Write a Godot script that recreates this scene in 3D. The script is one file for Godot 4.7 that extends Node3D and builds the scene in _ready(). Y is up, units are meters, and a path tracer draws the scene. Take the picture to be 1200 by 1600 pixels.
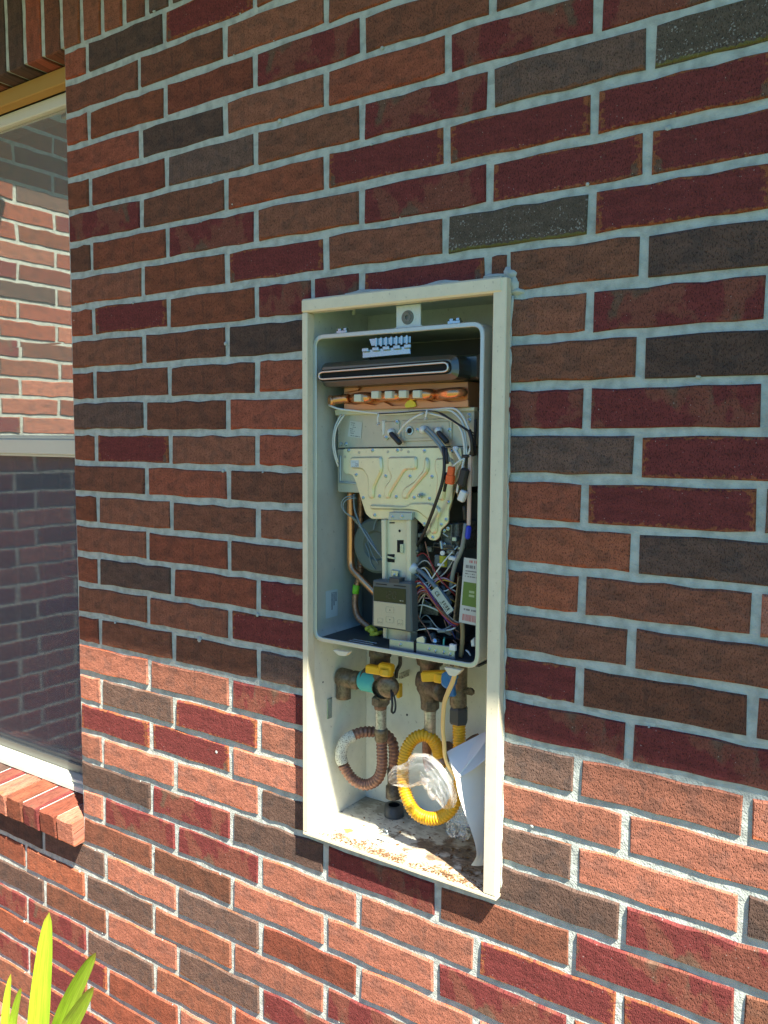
extends Node3D

const G := 2.45          # height of the datum course above the ground
const CH := 0.0735       # brick course
const BL := 0.2558       # brick length with its joint
const HD := 0.0810       # header return at the window jamb
const JT := 0.0138       # joint
const SUN := Vector3(0.492, 0.833, 0.2525)

var M := {}
var rng := RandomNumberGenerator.new()
var used := {}
var tex_brick := {}
var bump_brick := []


# ------------------------------------------------------------------ nodes
func numbered(called: String) -> String:
	if not used.has(called):
		used[called] = 0
		return called
	used[called] += 1
	return "%s_%03d" % [called, used[called]]


func thing(called: String, label: String, category: String, at: Vector3, group := "", kind := "") -> Node3D:
	var o := Node3D.new()
	o.name = numbered(called)
	add_child(o, true)
	o.position = at
	o.set_meta("label", label)
	if category: o.set_meta("category", category)
	if group: o.set_meta("group", group)
	if kind: o.set_meta("kind", kind)
	return o


func part(called: String, st: SurfaceTool, mat: Material, parent: Node3D, normals := true) -> MeshInstance3D:
	var o := MeshInstance3D.new()
	var names := {}
	for c in parent.get_children():
		names[String(c.name)] = true
	var n := called
	var i := 0
	while names.has(n):
		i += 1
		n = "%s_%03d" % [called, i]
	o.name = n
	if normals: st.generate_normals()
	o.mesh = st.commit()
	o.material_override = mat
	parent.add_child(o, true)
	var p: Node = parent
	var off := Vector3.ZERO
	while p != self:
		off += p.position
		p = p.get_parent()
	o.position = -off
	return o


func structure(called: String, st: SurfaceTool, mat: Material, label: String) -> MeshInstance3D:
	var o := part(called, st, mat, self)
	o.set_meta("kind", "structure")
	o.set_meta("label", label)
	return o


# ------------------------------------------------------------------ shapes (world coordinates)
func new_st(smooth := false) -> SurfaceTool:
	var st := SurfaceTool.new()
	st.begin(Mesh.PRIMITIVE_TRIANGLES)
	st.set_smooth_group(0 if smooth else -1)
	return st


func tri(st: SurfaceTool, a: Vector3, b: Vector3, c: Vector3) -> void:
	st.add_vertex(a)
	st.add_vertex(b)
	st.add_vertex(c)


func quad(st: SurfaceTool, a: Vector3, b: Vector3, c: Vector3, d: Vector3) -> void:
	tri(st, a, b, c)
	tri(st, a, c, d)


func quad_uv(st: SurfaceTool, a: Vector3, b: Vector3, c: Vector3, d: Vector3) -> void:
	# a top left, b top right, c bottom right, d bottom left
	var p := [a, b, c, a, c, d]
	var u := [Vector2(0, 0), Vector2(1, 0), Vector2(1, 1), Vector2(0, 0), Vector2(1, 1), Vector2(0, 1)]
	for i in 6:
		st.set_uv(u[i])
		st.add_vertex(p[i])


func box(st: SurfaceTool, c: Vector3, size: Vector3, bev := 0.0, b := Basis()) -> void:
	var h := size * 0.5
	bev = minf(bev, minf(h.x, minf(h.y, h.z)) * 0.95)
	var n := [Vector3.RIGHT, Vector3.UP, Vector3.BACK]
	for a in 3:
		for s in [-1.0, 1.0]:
			var u: Vector3 = n[(a + 1) % 3]
			var v: Vector3 = n[(a + 2) % 3]
			var hu := h[(a + 1) % 3] - bev
			var hv := h[(a + 2) % 3] - bev
			var o: Vector3 = n[a] * s * h[a]
			var q := [o + u * hu + v * hv, o + u * hu - v * hv, o - u * hu - v * hv, o - u * hu + v * hv]
			if s < 0: q.reverse()
			quad(st, c + b * q[0], c + b * q[1], c + b * q[2], c + b * q[3])
	if bev <= 0.0: return
	for a in 3:
		var i1 := (a + 1) % 3
		var i2 := (a + 2) % 3
		for s1 in [-1.0, 1.0]:
			for s2 in [-1.0, 1.0]:
				var la: Vector3 = n[a] * (h[a] - bev)
				var p1: Vector3 = n[i1] * s1 * h[i1] + n[i2] * s2 * (h[i2] - bev)
				var p2: Vector3 = n[i1] * s1 * (h[i1] - bev) + n[i2] * s2 * h[i2]
				var q := [p1 + la, p1 - la, p2 - la, p2 + la]
				if s1 * s2 < 0: q.reverse()
				quad(st, c + b * q[0], c + b * q[1], c + b * q[2], c + b * q[3])
	for sx in [-1.0, 1.0]:
		for sy in [-1.0, 1.0]:
			for sz in [-1.0, 1.0]:
				var k := Vector3(sx, sy, sz)
				var q := [k * Vector3(h.x, h.y - bev, h.z - bev), k * Vector3(h.x - bev, h.y, h.z - bev), k * Vector3(h.x - bev, h.y - bev, h.z)]
				if sx * sy * sz > 0: q.reverse()
				tri(st, c + b * q[0], c + b * q[1], c + b * q[2])


func span(st: SurfaceTool, a: Vector3, b: Vector3, bev := 0.0) -> void:
	box(st, (a + b) * 0.5, (b - a).abs(), bev)


func frame_of(d: Vector3) -> Basis:
	var up := Vector3.UP if absf(d.y) < 0.9 else Vector3.BACK
	var x := up.cross(d).normalized()
	return Basis(x, d.cross(x).normalized(), d)


func tube(st: SurfaceTool, pts: Array, radii: Variant, segs := 10, caps := true, flat := 1.0, ref := Vector3.ZERO) -> void:
	var n := pts.size()
	var rings := []
	var d0: Vector3 = (pts[1] - pts[0]).normalized()
	var x: Vector3 = frame_of(d0).x if ref == Vector3.ZERO else (ref - d0 * ref.dot(d0)).normalized()
	for i in n:
		var d: Vector3 = (pts[mini(i + 1, n - 1)] - pts[maxi(i - 1, 0)]).normalized()
		x = (x - d * x.dot(d)).normalized()
		var y := d.cross(x)
		var r: float = radii[i] if radii is Array else radii
		var ring := []
		for k in segs:
			var a := TAU * k / segs
			ring.append(pts[i] + x * cos(a) * r + y * sin(a) * r * flat)
		rings.append(ring)
	for i in n - 1:
		for k in segs:
			var k2 := (k + 1) % segs
			quad(st, rings[i][k], rings[i + 1][k], rings[i + 1][k2], rings[i][k2])
	if caps:
		for k in range(1, segs - 1):
			tri(st, rings[0][0], rings[0][k], rings[0][k + 1])
			tri(st, rings[n - 1][0], rings[n - 1][k + 1], rings[n - 1][k])


func curve(pts: Array, step := 0.006) -> Array:
	# Catmull-Rom through the points, resampled at an even step
	var fine := []
	var n := pts.size()
	for i in n - 1:
		var p0: Vector3 = pts[maxi(i - 1, 0)]
		var p1: Vector3 = pts[i]
		var p2: Vector3 = pts[i + 1]
		var p3: Vector3 = pts[mini(i + 2, n - 1)]
		for k in 16:
			fine.append(p1.cubic_interpolate(p2, p0, p3, k / 16.0))
	fine.append(pts[n - 1])
	var out := [fine[0]]
	var left := step
	for i in range(1, fine.size()):
		var a: Vector3 = fine[i - 1]
		var b: Vector3 = fine[i]
		var l := a.distance_to(b)
		while l > 0.0 and left <= l:
			a = a.lerp(b, left / l)
			out.append(a)
			l = a.distance_to(b)
			left = step
		left -= l
	if out[out.size() - 1].distance_to(pts[n - 1]) > step * 0.3: out.append(pts[n - 1])
	return out


func wire(st: SurfaceTool, pts: Array, r: float, segs := 6, step := 0.007) -> void:
	tube(st, curve(pts, step), r, segs)


func corrugated(st: SurfaceTool, pts: Array, r0: float, r1: float, pitch: float, segs := 16) -> void:
	var c := curve(pts, pitch / 4.0)
	var radii := []
	for i in c.size():
		radii.append([r0, (r0 + r1) * 0.52, r1, (r0 + r1) * 0.52][i % 4])
	tube(st, c, radii, segs)


func lathe(st: SurfaceTool, at: Vector3, dir: Vector3, prof: Array, segs := 20) -> void:
	# prof: Vector2(distance along dir, radius)
	var b := frame_of(dir.normalized())
	for i in prof.size() - 1:
		for k in segs:
			var a0 := TAU * k / segs
			var a1 := TAU * (k + 1) / segs
			var e0 := b.x * cos(a0) + b.y * sin(a0)
			var e1 := b.x * cos(a1) + b.y * sin(a1)
			var p: Vector2 = prof[i]
			var q: Vector2 = prof[i + 1]
			var A := at + b.z * p.x
			var B := at + b.z * q.x
			if p.y > 1e-6: tri(st, A + e0 * p.y, B + e0 * q.y, A + e1 * p.y)
			if q.y > 1e-6: tri(st, A + e1 * p.y, B + e0 * q.y, B + e1 * q.y)


func hexnut(st: SurfaceTool, at: Vector3, dir: Vector3, h: float, r: float, turn := 0.0) -> void:
	var b := frame_of(dir.normalized())
	var rows := [Vector2(0, r * 0.88), Vector2(h * 0.14, r), Vector2(h * 0.86, r), Vector2(h, r * 0.88)]
	for i in 3:
		for k in 6:
			var a0 := TAU * k / 6.0 + turn
			var a1 := TAU * (k + 1) / 6.0 + turn
			var e0 := b.x * cos(a0) + b.y * sin(a0)
			var e1 := b.x * cos(a1) + b.y * sin(a1)
			var p: Vector2 = rows[i]
			var q: Vector2 = rows[i + 1]
			quad(st, at + b.z * p.x + e0 * p.y, at + b.z * q.x + e0 * q.y, at + b.z * q.x + e1 * q.y, at + b.z * p.x + e1 * p.y)
	for k in 6:
		var e0 := b.x * cos(TAU * k / 6.0 + turn) + b.y * sin(TAU * k / 6.0 + turn)
		var e1 := b.x * cos(TAU * (k + 1) / 6.0 + turn) + b.y * sin(TAU * (k + 1) / 6.0 + turn)
		tri(st, at, at + e0 * r * 0.88, at + e1 * r * 0.88)
		tri(st, at + b.z * h, at + b.z * h + e1 * r * 0.88, at + b.z * h + e0 * r * 0.88)


func round_poly(poly: Array, r: float, n := 4) -> Array:
	var out := []
	var m := poly.size()
	for i in m:
		var p: Vector2 = poly[i]
		var a: Vector2 = poly[(i + m - 1) % m]
		var b: Vector2 = poly[(i + 1) % m]
		var ra := minf(r, p.distance_to(a) * 0.48)
		var rb := minf(r, p.distance_to(b) * 0.48)
		var s := p + (a - p).normalized() * ra
		var e := p + (b - p).normalized() * rb
		for k in n + 1:
			var t := float(k) / n
			out.append(s.lerp(p, t).lerp(p.lerp(e, t), t))
	return out


func ccw(poly: Array) -> Array:
	var a := 0.0
	for i in poly.size():
		var p: Vector2 = poly[i]
		var q: Vector2 = poly[(i + 1) % poly.size()]
		a += p.cross(q)
	if a < 0:
		poly = poly.duplicate()
		poly.reverse()
	return poly


func inset(poly: Array, d: float) -> Array:
	var out := []
	var m := poly.size()
	for i in m:
		var p: Vector2 = poly[i]
		var a: Vector2 = (p - poly[(i + m - 1) % m]).normalized()
		var b: Vector2 = (poly[(i + 1) % m] - p).normalized()
		var na := Vector2(-a.y, a.x)
		var nb := Vector2(-b.y, b.x)
		var k := na + nb
		if k.length() < 0.2: k = na
		k = k / maxf(k.length_squared() * 0.5, 0.35)
		out.append(p + k * d)
	return out


func prism(st: SurfaceTool, poly: Array, z0: float, z1: float, bev := 0.0, xf := Transform3D()) -> void:
	# an outline in x,y pushed along z from z0 (back) to z1 (front), front edge bevelled
	poly = ccw(poly)
	var m := poly.size()
	var top := inset(poly, bev) if bev > 0.0 else poly
	var zb := z1 - bev * signf(z1 - z0)
	for i in m:
		var p: Vector2 = poly[i]
		var q: Vector2 = poly[(i + 1) % m]
		quad(st, xf * Vector3(p.x, p.y, z0), xf * Vector3(p.x, p.y, zb), xf * Vector3(q.x, q.y, zb), xf * Vector3(q.x, q.y, z0))
		if bev > 0.0:
			var pt: Vector2 = top[i]
			var qt: Vector2 = top[(i + 1) % m]
			quad(st, xf * Vector3(p.x, p.y, zb), xf * Vector3(pt.x, pt.y, z1), xf * Vector3(qt.x, qt.y, z1), xf * Vector3(q.x, q.y, zb))
	for pair in [[top, z1, true], [poly, z0, false]]:
		var f: Array = pair[0]
		var idx := Geometry2D.triangulate_polygon(PackedVector2Array(f))
		for i in range(0, idx.size(), 3):
			var a: Vector2 = f[idx[i]]
			var b: Vector2 = f[idx[i + 1]]
			var c: Vector2 = f[idx[i + 2]]
			if ((b - a).cross(c - a) > 0) == pair[2]:
				var t := b
				b = c
				c = t
			tri(st, xf * Vector3(a.x, a.y, pair[1]), xf * Vector3(b.x, b.y, pair[1]), xf * Vector3(c.x, c.y, pair[1]))


func rect(x0: float, y0: float, x1: float, y1: float) -> Array:
	return [Vector2(x0, y0), Vector2(x1, y0), Vector2(x1, y1), Vector2(x0, y1)]


func disc(c: Vector2, r: float, n := 14) -> Array:
	var out := []
	for i in n:
		out.append(c + Vector2(cos(TAU * i / n), sin(TAU * i / n)) * r)
	return out


func sheet(st: SurfaceTool, f: Callable, nu: int, nv: int) -> void:
	for j in nv:
		for i in nu:
			var q := [Vector2(float(i) / nu, float(j) / nv), Vector2(float(i + 1) / nu, float(j) / nv), Vector2(float(i + 1) / nu, float(j + 1) / nv), Vector2(float(i) / nu, float(j + 1) / nv)]
			for k in [0, 1, 2, 0, 2, 3]:
				st.set_uv(q[k])
				st.add_vertex(f.call(q[k].x, q[k].y))


# ------------------------------------------------------------------ materials and textures
func lin(r: float, g: float, b: float, a := 1.0) -> Color:
	var c := Color(r, g, b).linear_to_srgb()
	c.a = a
	return c


func mat(called: String, c: Color, rough := 0.6, metal := 0.0) -> StandardMaterial3D:
	var m := StandardMaterial3D.new()
	m.resource_name = called
	m.albedo_color = c
	m.roughness = rough
	m.metallic = metal
	M[called] = m
	return m


func noise(seed_: int, freq: float, octaves := 3) -> FastNoiseLite:
	var n := FastNoiseLite.new()
	n.seed = seed_
	n.noise_type = FastNoiseLite.TYPE_SIMPLEX_SMOOTH
	n.frequency = freq
	n.fractal_octaves = octaves
	return n


func picture(w: int, h: int, bytes: PackedByteArray) -> ImageTexture:
	return ImageTexture.create_from_image(Image.create_from_data(w, h, false, Image.FORMAT_RGB8, bytes))


func bump_tex(w: int, h: int, f: Callable) -> ImageTexture:
	var d := PackedByteArray()
	d.resize(w * h * 3)
	var i := 0
	for y in h:
		for x in w:
			var v := clampi(int(255.0 * f.call(x, y)), 0, 255)
			d[i] = v
			d[i + 1] = v
			d[i + 2] = v
			i += 3
	return picture(w, h, d)


const TW := 448
const TH := 128

func make_brick_textures() -> void:
	var grain := noise(11, 0.35, 2)
	var pit := noise(12, 0.11, 2)
	var drift := noise(13, 0.012, 3)
	var speck := noise(14, 0.075, 2)
	var wob := noise(15, 0.03, 3)
	# relief: upright drag marks and torn pits of a wire-cut face
	for v in 3:
		var d := PackedByteArray()
		d.resize(TW * TH * 3)
		var i := 0
		for y in TH:
			for x in TW:
				var p := pit.get_noise_2d(x * 2.3 + v * 900, y * 0.75)
				var h := 0.70 + grain.get_noise_2d(x * 1.4 + v * 500, y * 0.8) * 0.07 + drift.get_noise_2d(x * 3.0, y * 3.0 + v * 700) * 0.25
				if p > 0.34: h -= minf((p - 0.34) * 3.4, 0.6)
				var q := clampi(int(h * 255.0), 0, 255)
				d[i] = q
				d[i + 1] = q
				d[i + 2] = q
				i += 3
		bump_brick.append(picture(TW, TH, d))
	# colour: plain (a tone that the tint colours), mixed and rimmed (two clays on one face), bloomed (white salts)
	var maroon := Vector3(0.172, 0.034, 0.033)
	var clay := Vector3(0.205, 0.066, 0.046)
	var umber := Vector3(0.145, 0.082, 0.056)
	var orange := Vector3(0.30, 0.105, 0.042)
	for kind in ["plain", "plain", "plain", "mixed", "mixed", "mixed", "rim", "rim", "bloom"]:
		var v: int = tex_brick.get(kind, []).size()
		var off: float = v * 1310.0 + kind.length() * 377.0
		var d := PackedByteArray()
		d.resize(TW * TH * 3)
		var i := 0
		for y in TH:
			for x in TW:
				var g := 0.93 + grain.get_noise_2d(x + off, y * 0.7) * 0.14 + drift.get_noise_2d(x * 0.9 + off, y * 2.0) * 0.22
				g += pit.get_noise_2d(x * 0.8 + off * 3.0, y * 0.05 + off) * 0.12
				var p := pit.get_noise_2d(x * 2.3 + (v % 3) * 900, y * 0.75)
				if p > 0.34: g *= 0.55
				var c := Vector3(0.8, 0.8, 0.8)
				var dk := smoothstep(0.04, 0.34, wob.get_noise_2d(x * 0.45 + off * 2.1, y * 0.35) + drift.get_noise_2d(x * 0.8, y * 0.8 + off) * 0.6)
				if kind == "plain": c *= Vector3.ONE.lerp(Vector3(0.80, 0.87, 0.93), dk)
				if kind == "plain" and v > 0 and y > TH - 7 + wob.get_noise_2d(x * 0.8 + off, 3.0) * 14.0: c *= Vector3(1.22, 0.95, 0.7)
				if kind == "bloom": c = Vector3(0.105, 0.084, 0.066)
				if kind == "mixed" or kind == "rim":
					var e := minf(minf(x, TW - x) * 0.55, minf(y * 1.7, TH - y)) + wob.get_noise_2d(x * 1.3 + off, y * 1.3) * 16.0
					var w := drift.get_noise_2d(x * 0.5 + off, y * 0.22 + off) + wob.get_noise_2d(x + off, y) * 0.12
					c = maroon
					if kind == "mixed":
						var w1 := smoothstep(0.02, 0.20, w)
						c = maroon.lerp(clay.lerp(umber, smoothstep(0.2, 0.5, drift.get_noise_2d(x * 0.6 + off, y * 0.4))), w1)
					else:
						c = maroon.lerp(umber, smoothstep(0.30, 0.42, w))
						c = c.lerp(orange, (1.0 - smoothstep(2.0, 9.0, e)) * 0.85)
				c *= g
				var s := speck.get_noise_2d(x * 1.6 + off * 1.7, y * 1.2)
				var lim := 0.72
				if kind == "bloom": lim = 0.64 - 0.34 * smoothstep(88.0, 108.0, y) * (1.0 - smoothstep(110.0, 118.0, y)) - maxf(drift.get_noise_2d(x * 1.5, y * 2.0) - 0.1, 0.0) * 0.9
				if s > lim: c = c.lerp(Vector3(0.50, 0.53, 0.52) if kind != "plain" else Vector3.ONE, smoothstep(lim, lim + 0.08, s) * (0.45 if kind == "bloom" else 0.7))
				if kind == "bloom" and y > 117 + wob.get_noise_2d(x * 1.5, 9.0) * 8.0: c = c.lerp(Vector3(0.15, 0.14, 0.03), 0.7)
				d[i] = clampi(int(255.0 * pow(clampf(c.x, 0, 1), 0.4545)), 0, 255)
				d[i + 1] = clampi(int(255.0 * pow(clampf(c.y, 0, 1), 0.4545)), 0, 255)
				d[i + 2] = clampi(int(255.0 * pow(clampf(c.z, 0, 1), 0.4545)), 0, 255)
				i += 3
		if not tex_brick.has(kind): tex_brick[kind] = []
		tex_brick[kind].append(picture(TW, TH, d))


var brick_mats := {}

func brick_material(type: String, v: int) -> StandardMaterial3D:
	v = v % 10
	var key := type + str(v)
	if brick_mats.has(key): return brick_mats[key]
	var kind := "plain"
	var c := Color.WHITE
	var j := 1.0 + ((v * 7) % 10 - 4.5) * 0.055
	match type:
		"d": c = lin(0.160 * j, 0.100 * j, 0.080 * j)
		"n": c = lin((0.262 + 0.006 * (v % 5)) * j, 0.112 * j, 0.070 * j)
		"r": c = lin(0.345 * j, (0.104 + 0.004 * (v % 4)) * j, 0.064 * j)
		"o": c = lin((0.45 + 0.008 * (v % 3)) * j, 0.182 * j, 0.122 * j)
		"m": kind = "rim"
		"x": kind = "mixed"
		"w":
			kind = "bloom"
	var m := mat("brick_" + key, c, 0.86)
	m.albedo_texture = tex_brick[kind][v % tex_brick[kind].size()]
	m.heightmap_enabled = true
	m.heightmap_texture = bump_brick[v % 3]
	m.heightmap_scale = 0.17
	m.metallic_specular = 0.35
	m.uv1_scale = Vector3(-1 if v >= 5 else 1, 1, 1)
	brick_mats[key] = m
	return m


# ------------------------------------------------------------------ bricks
var brick_shapes := {}

func brick_shape(w: float, h: float, depth: float, v: int) -> ArrayMesh:
	# face in x,y from 0 to w,h at z = 0, with a worn, uneven arris
	var key := "%.3f_%.3f_%.3f_%d" % [w, h, depth, v]
	if brick_shapes.has(key): return brick_shapes[key]
	var r := RandomNumberGenerator.new()
	r.seed = hash(key)
	var st := new_st()
	var n := 7 if w > 0.12 else 4
	var outer := []
	var front := []
	for row in 2:
		for i in n:
			var k := i if row == 0 else n - 1 - i
			var x := w * k / (n - 1.0)
			var y := 0.0 if row == 0 else h
			var jy := r.randf_range(-0.0018, 0.0018)
			var jx := r.randf_range(-0.0012, 0.0012) if k == 0 or k == n - 1 else 0.0
			outer.append(Vector3(x + jx, y + jy, -0.0034 - r.randf() * 0.001))
			var ix := 0.0 if k > 0 and k < n - 1 else (1.0 if k == 0 else -1.0)
			var b := 0.0014 + r.randf() * 0.0012 + (r.randf() * 0.0016 if row == 1 else 0.0)
			front.append(Vector3(x + jx + ix * b, y + jy + (b if row == 0 else -b), r.randf_range(-0.0006, 0.0005)))
	var m := outer.size()
	var put := func(p: Vector3) -> void:
		st.set_uv(Vector2(p.x / 0.2415, 1.0 - (p.y + p.z * 0.2) / 0.059))
		st.add_vertex(p)
	var face := func(q: Array) -> void:
		for k in [0, 2, 1, 0, 3, 2]: put.call(q[k])
	for i in n - 1:
		face.call([front[i], front[i + 1], front[m - 2 - i], front[m - 1 - i]])
	for i in m:
		var i2 := (i + 1) % m
		face.call([outer[i], outer[i2], front[i2], front[i]])
		var bi: Vector3 = outer[i]
		var b2: Vector3 = outer[i2]
		bi.z = -depth
		b2.z = -depth
		face.call([bi, b2, outer[i2], outer[i]])
	st.generate_normals()
	var mesh := st.commit()
	brick_shapes[key] = mesh
	return mesh


func lay(parent: Node3D, called: String, at: Vector3, basis_: Basis, w: float, h: float, depth: float, type: String) -> void:
	var o := MeshInstance3D.new()
	o.name = called
	o.mesh = brick_shape(snappedf(w, 0.001), snappedf(h, 0.001), depth, rng.randi() % 5)
	o.material_override = brick_material(type, rng.randi() % 10)
	o.position = at - parent.position
	o.basis = basis_
	parent.add_child(o, true)


func pick() -> String:
	return "ddnnnnrrrroomxx"[rng.randi() % 15]


const ROWS := {
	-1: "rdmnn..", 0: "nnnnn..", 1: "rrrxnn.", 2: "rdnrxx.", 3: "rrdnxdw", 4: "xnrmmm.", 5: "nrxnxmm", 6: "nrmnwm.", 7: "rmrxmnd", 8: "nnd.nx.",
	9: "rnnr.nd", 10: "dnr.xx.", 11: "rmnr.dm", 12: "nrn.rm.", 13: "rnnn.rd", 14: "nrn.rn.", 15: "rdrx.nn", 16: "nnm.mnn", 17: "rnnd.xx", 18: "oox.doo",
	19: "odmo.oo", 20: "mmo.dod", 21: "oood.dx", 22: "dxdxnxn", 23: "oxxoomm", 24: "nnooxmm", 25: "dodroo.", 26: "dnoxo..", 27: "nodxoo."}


func cut(spans: Array, a: float, b: float) -> Array:
	var out := []
	for s in spans:
		if b <= s[0] or a >= s[1]:
			out.append(s)
			continue
		if a - s[0] > 0.012: out.append([s[0], a])
		if s[1] - b > 0.012: out.append([b, s[1]])
	return out


func ring(st: SurfaceTool, outer: Array, d: float, z0: float, z1: float, bev := 0.0) -> void:
	outer = ccw(outer)
	var inner := inset(outer, d)
	var o2 := inset(outer, bev)
	var i2 := inset(outer, d - bev)
	var m := outer.size()
	for i in m:
		var k := (i + 1) % m
		var zb := z1 - bev
		var f := func(p: Vector2, z: float) -> Vector3: return Vector3(p.x, p.y, z)
		quad(st, f.call(outer[i], z0), f.call(outer[i], zb), f.call(outer[k], zb), f.call(outer[k], z0))
		quad(st, f.call(inner[k], z0), f.call(inner[k], zb), f.call(inner[i], zb), f.call(inner[i], z0))
		quad(st, f.call(o2[i], z1), f.call(i2[i], z1), f.call(i2[k], z1), f.call(o2[k], z1))
		if bev > 0.0:
			quad(st, f.call(outer[i], zb), f.call(o2[i], z1), f.call(o2[k], z1), f.call(outer[k], zb))
			quad(st, f.call(i2[i], z1), f.call(inner[i], zb), f.call(inner[k], zb), f.call(i2[k], z1))


func screw(parent: Node3D, at: Vector3, r := 0.0034) -> void:
	# a crosshead screw in a shallow washer, facing forward
	var st := new_st()
	lathe(st, at, Vector3.BACK, [Vector2(0, r * 1.5), Vector2(0.0006, r * 1.5), Vector2(0.0007, r), Vector2(0.0018, r * 0.85), Vector2(0.0022, r * 0.4), Vector2(0.0012, 0.0)], 10)
	part("screw", st, M.zinc, parent)


func make_materials() -> void:
	make_brick_textures()
	var a := noise(21, 0.09, 3)
	var b := noise(22, 0.02, 3)
	var m := mat("mortar", lin(0.47, 0.525, 0.50), 0.95)
	m.heightmap_enabled = true
	m.heightmap_texture = bump_tex(256, 256, func(x: int, y: int) -> float: return 0.5 + a.get_noise_2d(x * 2.2, y * 2.2) * 0.35 + b.get_noise_2d(x * 2.0, y * 2.0) * 0.5)
	m.heightmap_scale = 0.13
	m.albedo_texture = colour_tex(512, 512, func(x: int, y: int) -> Vector3: return Vector3(1, 1, 1) * clampf(0.90 + b.get_noise_2d(x * 0.7, y * 0.7) * 0.30 + a.get_noise_2d(x * 3.0, y * 3.0) * 0.12, 0.3, 1.0))
	m.uv1_triplanar = true
	m.uv1_scale = Vector3.ONE * 5.0
	mat("sheathing", lin(0.12, 0.10, 0.08), 0.9)
	mat("soffit_paint", lin(0.62, 0.60, 0.54), 0.7)
	mat("roof_shingle", lin(0.09, 0.08, 0.075), 0.95)
	# cabinet and heater
	m = mat("cream_paint", lin(0.74, 0.71, 0.56), 0.42)
	m = mat("cabinet_paint", lin(0.78, 0.81, 0.73), 0.4)
	m = mat("case_paint", lin(0.58, 0.66, 0.63), 0.32, 0.15)
	mat("case_back", lin(0.085, 0.09, 0.07), 0.5, 0.5)
	mat("zinc", lin(0.42, 0.50, 0.54), 0.26, 0.92)
	mat("zinc_plate", lin(0.36, 0.44, 0.50), 0.3, 0.8)
	mat("grey_plate", lin(0.52, 0.51, 0.42), 0.42, 0.55)
	mat("manifold", lin(0.76, 0.73, 0.52), 0.3, 0.5)
	mat("bracket_cream", lin(0.70, 0.68, 0.50), 0.4, 0.2)
	mat("flue_dark", lin(0.13, 0.14, 0.13), 0.3, 0.85)
	mat("flue_ring", lin(0.60, 0.60, 0.54), 0.3, 0.85)
	mat("black_hole", lin(0.008, 0.008, 0.008), 0.9)
	mat("copper", lin(0.82, 0.37, 0.17), 0.26, 0.85)
	mat("copper_dull", lin(0.55, 0.25, 0.13), 0.4, 0.7)
	mat("copper_fin", lin(0.62, 0.30, 0.15), 0.42, 0.7)
	mat("ceramic", lin(0.66, 0.66, 0.52), 0.6)
	mat("white_plastic", lin(0.70, 0.72, 0.70), 0.45)
	mat("white_wire", lin(0.68, 0.70, 0.66), 0.5)
	mat("black_plastic", lin(0.018, 0.018, 0.02), 0.45)
	mat("dark_grey", lin(0.05, 0.055, 0.055), 0.5)
	mat("mid_grey", lin(0.14, 0.15, 0.14), 0.5)
	mat("cast_grey", lin(0.20, 0.20, 0.17), 0.5, 0.5)
	mat("orange_plug", lin(0.80, 0.12, 0.02), 0.5)
	mat("blue_plug", lin(0.02, 0.05, 0.55), 0.35)
	mat("yellow_plastic", lin(0.72, 0.62, 0.05), 0.5)
	mat("yellow_handle", lin(0.78, 0.46, 0.015), 0.45)
	mat("blue_handle", lin(0.02, 0.16, 0.42), 0.45)
	mat("green_tag", lin(0.30, 0.75, 0.04), 0.6)
	mat("tan_sheath", lin(0.30, 0.21, 0.09), 0.6)
	mat("fan_grey", lin(0.13, 0.15, 0.13), 0.5)
	mat("coil_yellow", lin(0.38, 0.36, 0.02), 0.5)
	mat("pink_sheath", lin(0.62, 0.45, 0.36), 0.55)
	mat("grey_sleeve", lin(0.22, 0.26, 0.26), 0.45)
	mat("brass", lin(0.19, 0.145, 0.09), 0.5, 0.5)
	mat("brass_dark", lin(0.105, 0.08, 0.055), 0.5, 0.5)
	mat("patina", lin(0.08, 0.42, 0.40), 0.8)
	mat("galvanised", lin(0.52, 0.52, 0.46), 0.45, 0.6)
	mat("rust", lin(0.22, 0.10, 0.05), 0.8)
	mat("hose_copper", lin(0.27, 0.115, 0.075), 0.5, 0.35)
	mat("hose_white", lin(0.66, 0.68, 0.62), 0.8)
	mat("hose_yellow", lin(0.82, 0.44, 0.015), 0.4)
	mat("cord_beige", lin(0.72, 0.52, 0.20), 0.5)
	mat("paper", lin(0.80, 0.80, 0.78), 0.75)
	m = mat("film", Color(0.9, 0.93, 0.96, 0.10), 0.2)
	m.transparency = BaseMaterial3D.TRANSPARENCY_ALPHA
	m.metallic_specular = 0.4
	# window
	m = mat("glass_upper", Color(0.80, 0.82, 0.80, 0.14), 0.02)
	m.transparency = BaseMaterial3D.TRANSPARENCY_ALPHA
	m.metallic = 0.68
	m.metallic_specular = 0.7
	m = mat("glass_lower", Color(0.55, 0.63, 0.74, 0.08), 0.03)
	m.transparency = BaseMaterial3D.TRANSPARENCY_ALPHA
	m.metallic = 0.03
	m.metallic_specular = 0.6
	var gw := noise(24, 0.012, 2)
	var glass_wave := bump_tex(256, 256, func(x: int, y: int) -> float: return 0.5 + gw.get_noise_2d(x, y * 0.6) * 0.5)
	for g in [M.glass_upper, M.glass_lower]:
		g.heightmap_enabled = true
		g.heightmap_texture = glass_wave
		g.heightmap_scale = 0.03
		g.uv1_triplanar = true
		g.uv1_scale = Vector3.ONE * 1.6
	# grime that stays on the things: tarnish on brass and copper, dust and rub marks on paint
	var ga := noise(25, 0.035, 4)
	var gb := noise(26, 0.12, 2)
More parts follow.
